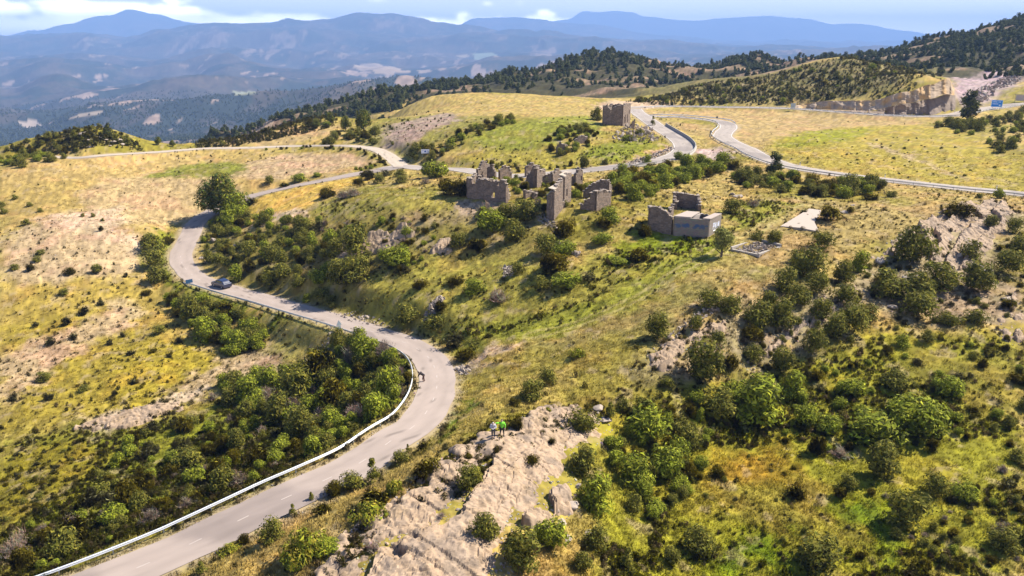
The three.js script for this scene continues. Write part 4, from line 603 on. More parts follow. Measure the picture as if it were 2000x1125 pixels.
// woods of the ridges: the trees that show largest one by one, the rest as one mass
{
  const r = rng(77), list = [];
  const addWood = (px0, px1, d0, d1, n, dens) => { for (let k = 0; k < n; k++) { const px = lerp(px0, px1, r()), d = lerp(d0, d1, Math.sqrt(r())), q = ray(px, 200), t = d / Math.hypot(q[0], q[2]), x = q[0] * t, z = q[2] * t; if (fbm(x * .022, z * .05, 4) > .6 || vn(x * .03 + 7, z * .03) > dens) continue; const y = ground(x, z), [sx, sy] = toPixel(x, y, z); list.push([x, y, z, 2.0 + 3.0 * r() * r() + .8, sx, sy]); } };
  addWood(300, 1620, 500, 860, 6500, .82); addWood(1600, 2150, 480, 980, 4500, .86); addWood(250, 800, 420, 620, 900, .9);
  // keep the tallest-looking in front of the camera as individuals
  const vis = list.filter(t => t[4] > -20 && t[4] < 2020 && t[5] < 300 && t[5] > 20).sort((a, b) => b[3] / Math.hypot(b[0], b[2]) - a[3] / Math.hypot(a[0], a[2])).slice(0, 150), own = new Set(vis);
  for (const t of vis) tree('ridge_pine', pineCrown[Math.floor(r() * 3)], pineTrunk, 0, 0, 0, 1, t[4] > 1590 ? 'dark pine on the wooded mountainside above the scree' : 'dark pine on the wooded ridge behind the yellow hill', 'tree', t[4] > 1590 ? 'pines of the mountainside' : 'pines of the ridge', [t[0], t[1], t[2]]).scale.set(t[3] * 1.2, t[3] * (.75 + .35 * r()), t[3] * 1.2);
  const rest = list.filter(t => !own.has(t)), im = new THREE.InstancedMesh(foliage(950, { pal: [...PAL.P, ...PAL.J.slice(0, 1)], n: 260, lumps: 10, h: .95, taper: .3, size: .12, spread: .34 }), leafMat, rest.length), M = new THREE.Matrix4(), q = new THREE.Quaternion(), Y = new THREE.Vector3(0, 1, 0);
  rest.forEach((t, i) => { q.setFromAxisAngle(Y, r() * 6); const s = t[3] * 1.15; M.compose(new THREE.Vector3(t[0], t[1] - .2, t[2]), q, new THREE.Vector3(s, s * (.7 + .5 * r()), s)); im.setMatrixAt(i, M); });
  kind(tag(top(im, 'woodland'), 'dark pine and oak woodland covering the ridges', 'woodland'), 'stuff');
  // woods of the near valley side
  const l2 = []; for (let k = 0; k < 9000; k++) { const px = lerp(-60, 1000, r()), d = lerp(620, 1250, r()), qd = ray(px, 200), t = d / Math.hypot(qd[0], qd[2]), x = qd[0] * t, z = qd[2] * t; if (fbm(x / 120, z / 120, 3) > .6) continue; l2.push([x, ground(x, z), z, 4 + 3 * r()]); }
  l2.push(...VALLEYTREES); const i2 = new THREE.InstancedMesh(im.geometry, leafMat, l2.length); l2.forEach((t, i) => { q.setFromAxisAngle(Y, r() * 6); M.compose(new THREE.Vector3(t[0], t[1] - .3, t[2]), q, new THREE.Vector3(t[3], t[3] * (.8 + .4 * r()), t[3])); i2.setMatrixAt(i, M); });
  kind(tag(top(i2, 'valley_woodland'), 'forest on the slope falling into the valley', 'woodland'), 'stuff');
}
// grass, thatch and dwarf scrub: one object each
{
  const r = rng(31), o = [0, 0, 0], M = new THREE.Matrix4(), q = new THREE.Quaternion(), Y = new THREE.Vector3(0, 1, 0), c = new THREE.Color();
  const blade = (seed, n, h, sp, wd) => { const rr = rng(seed), P = [], N = []; for (let k = 0; k < n; k++) { const a = rr() * 6.28, d = Math.sqrt(rr()) * sp, x = Math.cos(a) * d, z = Math.sin(a) * d, b = rr() * 6.28, w = wd * (.6 + .8 * rr()), hh = h * (.5 + .7 * rr()), lx = Math.cos(a) * h * .35 * rr(), lz = Math.sin(a) * h * .35 * rr(); P.push(x - Math.cos(b) * w, -.05, z - Math.sin(b) * w, x + Math.cos(b) * w, -.05, z + Math.sin(b) * w, x + lx, hh, z + lz); for (let m = 0; m < 3; m++) N.push(Math.cos(a) * .3, .9, Math.sin(a) * .3); } const g = new THREE.BufferGeometry(); g.setAttribute('position', new THREE.Float32BufferAttribute(P, 3)); g.setAttribute('normal', new THREE.Float32BufferAttribute(N, 3)); return g; };
  const OPEN = [[[1370, 880], [1560, 860], [1700, 980], [1770, 1110], [1560, 1140], [1270, 1140], [1300, 1020]], [[860, 870], [890, 760], [1000, 700], [1250, 640], [1230, 740], [1150, 790], [1000, 800], [930, 850]], [[300, 1130], [480, 1045], [640, 955], [760, 905], [870, 865], [960, 830], [780, 970], [660, 1065], [560, 1180]], [[1500, 290], [1520, 268], [1650, 250], [1800, 242], [1920, 265], [2000, 320], [2000, 375], [1850, 360], [1650, 335], [1540, 318]], [[1240, 216], [1420, 213], [1560, 220], [1800, 235], [1820, 245], [1600, 260], [1480, 290], [1440, 270]], [[800, 230], [820, 195], [950, 183], [1160, 195], [1180, 260], [1060, 290], [900, 290], [960, 245]], [[0, 320], [180, 303], [700, 292], [740, 318], [500, 372], [350, 445], [240, 460], [0, 420]], [[480, 440], [500, 390], [700, 345], [740, 350], [590, 410]], [[640, 390], [740, 360], [870, 370], [920, 400], [780, 415]], [[900, 680], [1150, 590], [1420, 470], [1560, 470], [1300, 650], [1050, 720]]].map(worldPoly);
  const open = (x, z) => OPEN.some(P => inPoly(P, x, z));
  const tuftMat = new THREE.MeshPhysicalMaterial({ roughness: 1, specularIntensity: .25, transmission: .22, thickness: 0, side: THREE.DoubleSide });
  function sow(name, geo, count, r0, r1, s0, s1, test, tint, label, category, kd = 'stuff') {
    const mats = [], cols = []; let t = 0;
    while (mats.length < count && t++ < count * 12) {
      const d = r0 * Math.pow(r1 / r0, r()), a = (r() * 2 - 1) * .72, x = Math.sin(a) * d, z = -Math.cos(a) * d, rd = nearRoad(x, z); if (rd.k >= 0 && rd.d < .25) continue;
      cover(x, z, o); if (!test(x, z, o, r)) continue; const s = lerp(s0, s1, r() * r()); q.setFromAxisAngle(Y, r() * 6.28);
      mats.push(M.compose(new THREE.Vector3(x, ground(x, z), z), q, new THREE.Vector3(s, s * (.7 + .6 * r()), s)).clone()); const k = .8 + .45 * r(); cols.push([...tint(o, r).map(v => v * k)]);
    }
    const im = new THREE.InstancedMesh(geo, tuftMat, mats.length); mats.forEach((m, i) => { im.setMatrixAt(i, m); im.setColorAt(i, c.setRGB(...cols[i])); }); kind(tag(top(im, name), label, category), kd);
  }
  sow('grass_tufts', blade(3, 18, .42, .55, .05), 150000, 42, 240, .25, .7, (x, z, o, r) => !onRock(x, z) && o[2] / o[0] < .62 && r() < .9, (o, r) => [o[0] * 1.3, o[1] * 1.28, o[2] * 1.05], 'dry and green grass over the open slopes', 'grass');
  sow('dwarf_scrub', foliage(960, { pal: [[1, 1, 1], [.8, .8, .8], [.6, .62, .6]], n: 130, lumps: 7, h: .55, size: .12, spiky: .5 }), 20000, 42, 330, .35, 1.1, (x, z, o, r) => (onRock(x, z) ? r() < .2 : (o[1] > o[0] * .86 ? r() < .4 : r() < .07)) && vn(x * .12, z * .12) > .32 && (!open(x, z) || r() < .1), (o, r) => r() < .2 ? [.24, .18, .09] : r() < .4 ? [.17, .155, .04] : [o[0] * .95, o[1] * 1.02, o[2] * .85], 'dwarf thyme and heath cushions over the slopes', 'scrub');
  { const P = worldPoly([[1215, 198], [1340, 172], [1500, 145], [1640, 113], [1790, 120], [1850, 152], [1750, 182], [1600, 200], [1400, 205]]), P2 = worldPoly([[1690, 150], [1800, 118], [1862, 146], [1850, 162], [1780, 184], [1700, 198]]), H2 = worldPoly([[0, 300], [60, 266], [130, 244], [205, 240], [255, 272], [285, 292], [150, 298]]), H3 = worldPoly([[380, 287], [430, 268], [520, 240], [610, 224], [660, 240], [640, 252], [540, 272], [430, 290]]);
    sow('hill_scrub', foliage(961, { pal: [[1, 1, 1], [.75, .75, .75], [.55, .57, .55]], n: 170, lumps: 8, h: .7, size: .12, spiky: .4 }), 9000, 225, 440, .6, 2.3, (x, z) => inPoly(P, x, z) || inPoly(P2, x, z) || inPoly(H2, x, z) || inPoly(H3, x, z), (o, r) => { const t = r(); return t < .4 ? [.10, .10, .022] : t < .7 ? [.15, .14, .03] : t < .9 ? [.20, .175, .05] : [.17, .135, .09]; }, 'low dense scrub clothing the hills beyond the roads', 'scrub'); }
  sow("stones", boulderGeo[0].clone().deleteAttribute("color"), 6000, 42, 200, .08, .4, (x, z, o, r) => (o[2] / o[0] > .42 || onRock(x, z)) && r() < .6, (o, r) => [.36, .30, .25].map(v => v * (.8 + .3 * r())), 'small loose stones on bare ground', 'stones');
}

// ------------------------------------------------------------------ rails, parapets, posts, signs
const idxNear = (line, px, py) => { const p = hit0(px, py); let b = 0, m = 1e9; line.pts.forEach((q, i) => { const d = Math.hypot(q.x - p[0], q.z - p[2]); if (d < m) { m = d; b = i; } }); return b; };
const sideOf = (line, px, py) => { const i = idxNear(line, px, py), p = hit0(px, py), q = line.pts[i], n = line.n[i]; return Math.sign((p[0] - q.x) * n[0] + (p[2] - q.z) * n[1]); };
{
  const s = sideOf(lowerRoad, 560, 700), e = idxNear(lowerRoad, 385, 548);
  guardRail('guardrail', lowerRoad, s * 3.0, 0, e, 'long steel guardrail following the outer edge of the winding road', undefined, 4);
  const u = sideOf(upperRoad, 1480, 330), a = idxNear(upperRoad, 1290, 229), b = idxNear(upperRoad, 2000, 381);
  guardRail('guardrail', upperRoad, u * 3.5, a, upperRoad.pts.length - 1, 'steel guardrail round the hairpin and down beside the yellow field', undefined, 4);
  guardRail('guardrail', upperRoad, -u * 3.6, 1, idxNear(upperRoad, 1404, 240), 'short steel guardrail on the outer side of the hairpin approach', undefined, 4);
  const f = sideOf(farRoad, 1500, 240);
  guardRail('guardrail', farRoad, f * 4.2, idxNear(farRoad, 1250, 208), farRoad.pts.length - 1, 'steel guardrail along the far road under the rock cut', undefined, 4);
}
const concrete = mat(.30, .28, .25, .9);
function parapet(line, off, i0, i1, label, h = .85) {
  const P = [], I = [], pr = [[-.28, -.3], [-.28, .15], [-.1, .4], [-.09, h], [.09, h], [.1, .4], [.28, .15], [.28, -.3]], np = pr.length, o = line.pts[i0];
  for (let i = i0; i <= i1; i++) { const p = line.pts[i], n = line.n[i]; for (const [a, b] of pr) P.push(p.x + n[0] * (off + a) - o.x, p.y + b - o.y, p.z + n[1] * (off + a) - o.z); if (i > i0) for (let k = 0; k < np - 1; k++) { const a = (i - i0 - 1) * np + k; I.push(a, a + 1, a + np, a + 1, a + 1 + np, a + np); } }
  const L = (i1 - i0) * np; for (let k = 1; k < np - 1; k++) I.push(0, k + 1, k, L, L + k, L + k + 1);
  const g = new THREE.BufferGeometry(); g.setAttribute('position', new THREE.Float32BufferAttribute(P, 3)); g.setIndex(I); const gg = g.toNonIndexed(); gg.computeVertexNormals();
  const m = new THREE.Mesh(gg, concrete); m.position.copy(o); tag(top(m, 'concrete_parapet'), label, 'parapet');
}
{
  const s = sideOf(branchRoad, 1340, 255);
  parapet(branchRoad, s * 3.3, idxNear(branchRoad, 1322, 303), idxNear(branchRoad, 1283, 245), 'low concrete parapet round the inside loop of the hairpin');
  parapet(branchRoad, s * 3.3, idxNear(branchRoad, 1204, 326), idxNear(branchRoad, 1262, 317), 'short concrete parapet on the branch road beside the hedge', .7);
}
const signBlue = mat(.025, .085, .18, .5), signWhite = mat(.75, .75, .74, .5), signGrey = mat(.30, .36, .40, .5, { metalness: .4 }), black = mat(.01, .01, .012, .6);
const faceTo = (o, tx = 0, tz = 0) => { o.rotation.y = Math.atan2(tx - o.position.x, tz - o.position.z); };
function at(px, py, build, name, label, category, group, turn = 0) { const p = hitAt(px, py); const o = new THREE.Group(); o.position.set(...p); faceTo(o); o.rotation.y += turn; build(o, perPixel(p)); tag(top(o, name), label, category, group); return o; }
const pole = (h, r = .04) => { const g = new THREE.CylinderGeometry(r, r, h + .3, 10); g.translate(0, h / 2 - .15, 0); return g; };
function canvasMat(w, h, draw, rough = .6) { const c = document.createElement('canvas'); c.width = w; c.height = h; draw(c.getContext('2d'), w, h); const t = new THREE.CanvasTexture(c); t.colorSpace = THREE.SRGBColorSpace; return new THREE.MeshStandardMaterial({ map: t, roughness: rough }); }
at(371, 562, o => { part('post', pole(1.2), postSteel, o); part('panel', box(1.25, .7, .05, 0, 1.3, .06), signBlue, o); part('panel_back', box(1.2, .65, .02, 0, 1.3, .022), signGrey, o); }, 'road_sign', 'blue rectangular road sign on a post at the start of the guardrail', 'sign', undefined, .25);
at(663, 652, o => { part('post', pole(2.1, .035), postSteel, o);
  const s = new THREE.Shape(); s.moveTo(-.45, 0); s.lineTo(.45, 0); s.lineTo(0, .78); s.closePath(); const g = new THREE.ExtrudeGeometry(s, { depth: .025, bevelEnabled: true, bevelSize: .02, bevelThickness: .005, bevelSegments: 1 }); g.translate(0, 1.42, .04); part('triangular_plate', g, signGrey, o);
  part('lower_plate', box(.55, .62, .025, 0, 1.05, .055), signGrey, o); }, 'warning_sign', 'grey backed triangular warning sign with a plate under it behind the guardrail', 'sign', undefined, .5);
at(831, 305, o => { part('post', box(.08, 1.5, .08, -.9, .6, 0), postSteel, o); part('post', box(.08, 1.5, .08, .9, .6, 0), postSteel, o); const m = canvasMat(128, 64, (c, w, h) => { c.fillStyle = '#e8e8ea'; c.fillRect(0, 0, w, h); c.fillStyle = '#3a62a8'; c.beginPath(); c.arc(62, 32, 14, 0, 7); c.fill(); c.fillStyle = '#9aa6bc'; c.fillRect(10, 14, 30, 8); c.fillRect(86, 18, 30, 6); c.fillRect(86, 34, 24, 6); }); part('panel', box(2.3, 1.15, .05, 0, 1.35, .07), m, o); }, 'information_board', 'white information board with a blue disc by the road junction', 'sign');
at(1388, 266, o => { part('post', pole(1.4), postSteel, o); const s = new THREE.Shape(); s.moveTo(-.5, 0); s.lineTo(.5, 0); s.lineTo(0, .88); s.closePath(); const g = new THREE.ExtrudeGeometry(s, { depth: .03, bevelEnabled: false }); g.translate(0, 1.1, .04); part('triangular_plate', g, mat(.08, .085, .09, .5, { metalness: .3 }), o); }, 'warning_sign', 'dark backed triangular sign at the elbow of the upper road', 'sign');
at(1400, 236, o => { part('post', pole(1.1), postSteel, o); const g = new THREE.CylinderGeometry(.38, .38, .03, 20); g.rotateX(Math.PI / 2); g.translate(0, 1.3, .05); part('round_plate', g, mat(.07, .075, .08, .5), o); }, 'road_sign', 'small round dark sign beside the hairpin approach', 'sign');
at(1548, 216, o => { part('post', box(.1, 2.4, .1, -.6, 1, 0), postSteel, o); part('post', box(.1, 2.4, .1, .6, 1, 0), postSteel, o); part('panel', box(1.9, 1.9, .06, 0, 2.1, .09), signGrey, o); }, 'road_sign', 'grey backed square sign on two posts at the foot of the rock cut', 'sign');
at(1945, 214, o => { for (const x of [-1.3, 1.3]) part('post', box(.16, 3, .16, x, 1.1, 0), postSteel, o); const m = canvasMat(128, 96, (c, w, h) => { c.fillStyle = '#1683dd'; c.fillRect(0, 0, w, h); c.strokeStyle = '#e8f2ff'; c.lineWidth = 3; c.strokeRect(4, 4, w - 8, h - 8); c.fillStyle = '#dfeeff'; c.fillRect(14, 22, 52, 8); c.fillRect(76, 22, 30, 8); c.fillRect(14, 50, 66, 8); c.fillRect(88, 64, 20, 14); }); part('panel', box(3.9, 2.7, .1, 0, 2.4, .13), m, o); }, 'direction_sign', 'large blue direction sign with white lines beside the far road', 'sign');
at(1990, 200, o => { for (const x of [-1.6, 1.6]) part('post', box(.2, 3.4, .2, x, 1.5, 0), mat(.45, .38, .22), o); part('crossbeam', box(4, .28, .25, 0, 3.3, .02), mat(.45, .38, .22), o); part('panel', box(2.9, 2.4, .06, .05, 1.9, 0), mat(.42, .36, .32), o); }, 'roadside_frame', 'ochre framed board standing beside the far road', 'board');
{ // white marker posts along the far and upper roads
  const w = mat(.72, .72, .70), d = mat(.02, .02, .02), g1 = box(.14, 1.1, .1, 0, .35, 0), g2 = box(.145, .18, .105, 0, .72, 0);
  const put = (line, off, i, label, group) => { const p = line.pts[i], n = line.n[i], o = new THREE.Group(); part('shaft', g1, w, o); part('band', g2, d, o); o.position.set(p.x + n[0] * off, p.y - .05, p.z + n[1] * off); tag(top(o, 'marker_post'), label, 'post', group); };
  const f = sideOf(farRoad, 1500, 240); for (let i = idxNear(farRoad, 1300, 208); i < farRoad.pts.length - 30; i += 26) put(farRoad, -f * 4.3, i, 'white marker post on the hill side of the far road', 'marker posts of the far road');
  const u = sideOf(upperRoad, 1480, 330); for (let i = idxNear(upperRoad, 1545, 325); i < upperRoad.pts.length - 8; i += 22) put(upperRoad, -u * 3.4, i, 'white marker post beside the yellow upper field', 'marker posts of the upper road');
}
{ // stake and slab by the ruins
  const P = [[1524, 443], [1552, 429], [1580, 414], [1603, 415], [1597, 426], [1590, 438], [1600, 455], [1562, 449]].map(([x, y]) => hitAt(x, y)), c = P[0], s = new THREE.Shape(P.map(p => new THREE.Vector2(p[0] - c[0], -(p[2] - c[2])))), g = new THREE.ExtrudeGeometry(s, { depth: 1, bevelEnabled: false }); g.rotateX(-Math.PI / 2);
  const q = g.attributes.position; for (let i = 0; i < q.count; i++) { const up = q.getY(i) > .5, x = q.getX(i) + c[0], z = q.getZ(i) + c[2]; q.setXYZ(i, x, base(x, z) + (up ? .32 : -.6), z); } g.computeVertexNormals();
  tag(top(new THREE.Mesh(g, mat(.34, .28, .23)), 'concrete_slab'), 'pale concrete floor slab lying in the dry meadow', 'slab');
  const K = [[1429, 489], [1478, 468], [1524, 482], [1482, 502]].map(([x, y]) => hitAt(x, y)), o = new THREE.Group(), m = mat(.34, .30, .26); o.position.set(...K[0]);
  K.forEach((a, i) => { const b = K[(i + 1) % 4], L = Math.hypot(b[0] - a[0], b[2] - a[2]), q = box(L + .3, .55, .32, 0, 0, 0); const e = part('kerb', q, m, o); e.position.set((a[0] + b[0]) / 2 - K[0][0], (a[1] + b[1]) / 2 - K[0][1] + .05 + i * .004, (a[2] + b[2]) / 2 - K[0][2]); e.rotation.set(0, Math.atan2(-(b[2] - a[2]), b[0] - a[0]), 0); });
  tag(top(o, 'stone_foundation'), 'rectangular stone kerb of a filled foundation beside the young tree', 'foundation');
  rubble('foundation_stones', [[1434, 488], [1478, 471], [1518, 482], [1482, 498]], 420, .3, 'grey stones filling the rectangular foundation', .25);
}

// ------------------------------------------------------------------ the ruined village: rubble walls with broken tops
function masonry(seed, base, n = 512) { // courses of irregular stones in one tile of 4 m
  const c = new Uint8Array(n * n * 4), b = new Uint8Array(n * n * 4), r = rng(seed), rows = []; let y = 0; while (y < n) { const h = 18 + r() * 18 | 0, st = []; let x = -r() * 40; while (x < n) { const w = 22 + r() * 50; st.push([x, w, .62 + .7 * r(), r()]); x += w; } rows.push([y, h, st]); y += h; }
  for (const [y0, h, st] of rows) for (let y = y0; y < Math.min(n, y0 + h); y++) for (const [x0, w, k, t] of st) for (let x = Math.max(0, Math.ceil(x0)); x < Math.min(n, x0 + w); x++) {
    const e = Math.min(x - x0, x0 + w - x, y - y0 + .5, y0 + h - y) + (vn(x * .2, y * .2) - .5) * 4, j = sst(.6, 3.2, e), g = (.85 + .3 * vn(x * .3 + seed, y * .3)), i = (y * n + x) * 4, q = lerp(.72, k, j) * g;
    c[i] = 255 * clamp(base[0] * q * (1 + .12 * t)) ** .4545; c[i + 1] = 255 * clamp(base[1] * q) ** .4545; c[i + 2] = 255 * clamp(base[2] * q * (1.05 - .15 * t)) ** .4545; c[i + 3] = 255; b[i] = b[i + 1] = b[i + 2] = 255 * j * (.6 + .4 * vn(x * .12, y * .12)); b[i + 3] = 255;
  }
  const mk = (d, srgb) => { const t = new THREE.DataTexture(d, n, n); t.wrapS = t.wrapT = THREE.RepeatWrapping; t.repeat.set(.25, .25); t.magFilter = THREE.LinearFilter; if (srgb) t.colorSpace = THREE.SRGBColorSpace; t.needsUpdate = true; return t; };
  return new THREE.MeshStandardMaterial({ map: mk(c, true), bumpMap: mk(b, false), bumpScale: .04, roughness: .95 });
}
const stoneWall = masonry(3, [.175, .135, .105]), stoneWarm = masonry(9, [.175, .135, .105]), render_ = mat(.40, .34, .30);
const stoneBit = boulderGeo[1];
function wall(parent, name, A, B, tops, { th = .6, holes = [], m = stoneWall, seed = 1, rag = .46, sink = 1.2, cap = true } = {}) {
  // A, B: ground points; tops: [share of the length, height over the line A-B]; holes: [x share, y, width, height]
  const L = Math.hypot(B[0] - A[0], B[2] - A[2]), dy = B[1] - A[1], s = new THREE.Shape(), H = u => pl(tops.length > 1 ? tops : [[0, tops[0][1]], [1, tops[0][1]]], u), r = rng(seed * 71), lin = u => dy * u;
  s.moveTo(0, -sink); s.lineTo(L, dy - sink); const topPts = []; const n = Math.max(4, Math.round(L / .38));
  for (let i = n; i >= 0; i--) { const u = i / n, y = lin(u) + H(u) + (r() - .6) * rag; topPts.push([u * L, y]); s.lineTo(u * L, y); if (i) { const y2 = lin((i - 1) / n) + H((i - 1) / n); s.lineTo((i - .5 + (r() - .5) * .4) / n * L, Math.min(y, y2) + (r() - .6) * rag); } }
  s.closePath();
  for (const [u, y, w, h] of holes) { const p = new THREE.Path(), x = u * L, yy = lin(u) + y; p.moveTo(x - w / 2, yy); p.lineTo(x + w / 2, yy); p.lineTo(x + w / 2, yy + h); p.lineTo(x - w / 2, yy + h); p.closePath(); s.holes.push(p); }
  const g = new THREE.ExtrudeGeometry(s, { depth: th, bevelEnabled: false }); g.translate(0, 0, -th / 2);
  const w = part(name, g, m, parent); w.position.set(A[0] - parent.position.x, A[1] - parent.position.y, A[2] - parent.position.z); w.rotation.y = Math.atan2(-(B[2] - A[2]), B[0] - A[0]);
  if (cap) { const gs = []; for (const [x, y] of topPts) for (let k = 0; k < 2; k++) { const q = stoneBit.clone(), z = .25 + .34 * r(); q.scale(z * 1.3, z * .8, z); q.rotateY(r() * 6); q.translate(x + (r() - .5) * .3, y + .02 * r(), (r() - .5) * th * .8); gs.push(q); } part('top_stones', mergeGeometries(gs), rockMat, w); }
  return w;
}
function ruin(name, px, py, label, build) { const p = hitAt(px, py), o = new THREE.Group(); o.position.set(...p); build(o); tag(top(o, name), label, 'ruin'); return o; }
const G = (x, y) => hitAt(x, y);
const lift = (p, dx, dz) => { const q = [p[0] + dx, 0, p[2] + dz]; q[1] = ground(q[0], q[2]); return q; };
ruin('ruined_house', 950, 392, 'roofless ruined stone house with a long shadowed front wall and one window', o => {
  const A = G(914, 385), B = G(990, 397); wall(o, 'front_wall', A, B, [[0, 3.9], [.1, 3.7], [.18, 2.9], [.28, 3.7], [.4, 4.0], [.6, 3.9], [.95, 4.2], [1, 3.6]], { holes: [[.8, 3.0, .55, .6], [.68, .7, .75, 1.1]], seed: 2 });
  const C = lift(A, 1.2, -5.5), D = lift(B, 1.4, -5.5); wall(o, 'side_wall', A, C, [[0, 3.7], [.5, 3.2], [1, 3.6]], { seed: 3 }); wall(o, 'side_wall', lift(B, -.2, -.4), lift(B, .3, -2.2), [[0, 3.4], [.5, 2], [1, .9]], { seed: 4, m: stoneWarm });
  wall(o, 'back_wall', C, lift(C, 3.4, .2), [[0, 3.2], [.5, 2.6], [1, 1.4]], { seed: 5 });
});
ruin('ruined_gable', 955, 350, 'broken pink gable and dark wall stubs behind the roofless house', o => {
  const a = G(953, 352), b = G(968, 352), c = G(975, 350), d = G(998, 348);
  wall(o, 'wall', a, b, [[0, 2.9], [.6, 3.6], [1, 2.2]], { seed: 6 }); wall(o, 'wall', c, d, [[0, 2.2], [.4, 3.1], [.8, 2.8], [1, 1.6]], { seed: 7 });
  wall(o, 'gable', lift(a, -2.4, 1.6), lift(a, .2, -2.4), [[0, 2.6], [.5, 4.4], [1, 3.2]], { seed: 8, m: stoneWarm });
});
ruin('ruined_cottage', 1045, 366, 'crumbling cottage corner with a slanting dark gable', o => {
  const a = G(1025, 366), b = G(1044, 367); wall(o, 'gable', a, b, [[0, .9], [.5, 3.0], [1, 4.4]], { seed: 9 }); wall(o, 'lit_wall', lift(b, .2, 0), lift(b, 2.1, -5), [[0, 4.0], [.5, 3.4], [1, 3.2]], { seed: 10, m: stoneWarm });
  wall(o, 'back_wall', G(1026, 346), G(1054, 342), [[0, 2.6], [.4, 3.1], [1, 2.1]], { seed: 11, m: stoneWarm });
  wall(o, 'wall', G(1058, 364), G(1076, 364), [[0, 1.9], [.5, 2.6], [1, 2.4]], { seed: 12 });
  wall(o, 'lit_wall', G(1077, 364), lift(G(1077, 364), 2.2, -4.2), [[0, 2.8], [.5, 3.2], [1, 2.4]], { seed: 13, m: stoneWarm, holes: [[.8, 1.4, .5, .6]] });
});
ruin('tall_ruin', 1082, 430, 'tall narrow pink stone wall split by a dark vertical gap', o => {
  const A = G(1078, 430), B = lift(A, 1.75, -4.6), C = lift(A, 2.1, -5.4), D = lift(A, 3.6, -9.6);
  wall(o, 'wall', A, B, [[0, 4.9], [.5, 5.3], [1, 5.5]], { th: .8, seed: 14, m: stoneWarm, rag: .12, holes: [[.35, 3.6, .12, .14], [.6, 3.8, .12, .14]] });
  wall(o, 'wall', C, D, [[0, 5.5], [.5, 5.7], [1, 5.3]], { th: .8, seed: 15, m: stoneWarm, rag: .12, holes: [[.35, 1.6, .9, 1.4]] });
  wall(o, 'infill', lift(B, -.3, .3), lift(C, .3, -.3), [[0, 1.4], [1, 1.5]], { th: .7, seed: 16 });
  const slab = (p, q, h) => { const L = Math.hypot(q[0] - p[0], q[2] - p[2]), e = part('roof_slab', box(L * 1.0, .14, 1.15, L / 2, h, -.2, 0, .18), mat(.34, .28, .22), o); e.position.set(p[0] - o.position.x, p[1] - o.position.y, p[2] - o.position.z); e.rotation.y = Math.atan2(-(q[2] - p[2]), q[0] - p[0]); };
  wall(o, 'end_wall', lift(A, -.1, -.2), lift(A, -.7, -.9), [[0, 4.9], [1, 4.3]], { th: .6, seed: 17 }); 
  slab(A, B, 5.45); slab(C, D, 5.7);
});
ruin('wall_stump', 1132, 362, 'freestanding pink wall stump beside the branch road', o => { const a = G(1122, 363); wall(o, 'wall', a, lift(a, 1.6, -1.8), [[0, 2.2], [.5, 3.7], [1, 3.3]], { seed: 18, m: stoneWarm, holes: [[.8, 1.2, .4, .9]] }); wall(o, 'side_wall', a, lift(a, -.7, -1), [[0, 2.2], [1, 1.5]], { seed: 19 }); });
ruin('ruined_barn', 1160, 412, 'ruined barn corner with dark front and pale lit side wall', o => {
  const a = G(1134, 409), b = G(1162, 412); wall(o, 'front_wall', a, b, [[0, .9], [.45, 1.9], [.9, 3.6], [1, 3.7]], { seed: 20 }); wall(o, 'side_wall', b, lift(b, 3.0, -3.6), [[0, 3.7], [.5, 3.3], [1, 2.6]], { seed: 21, m: stoneWarm });
  const c = G(1140, 388), d = G(1186, 387); wall(o, 'back_wall', c, d, [[0, 1.6], [.4, 2.9], [.7, 3.7], [1, 3.3]], { seed: 22 }); wall(o, 'side_wall', d, lift(d, .9, -2.6), [[0, 3.2], [1, 1.6]], { seed: 23, m: stoneWarm });
});
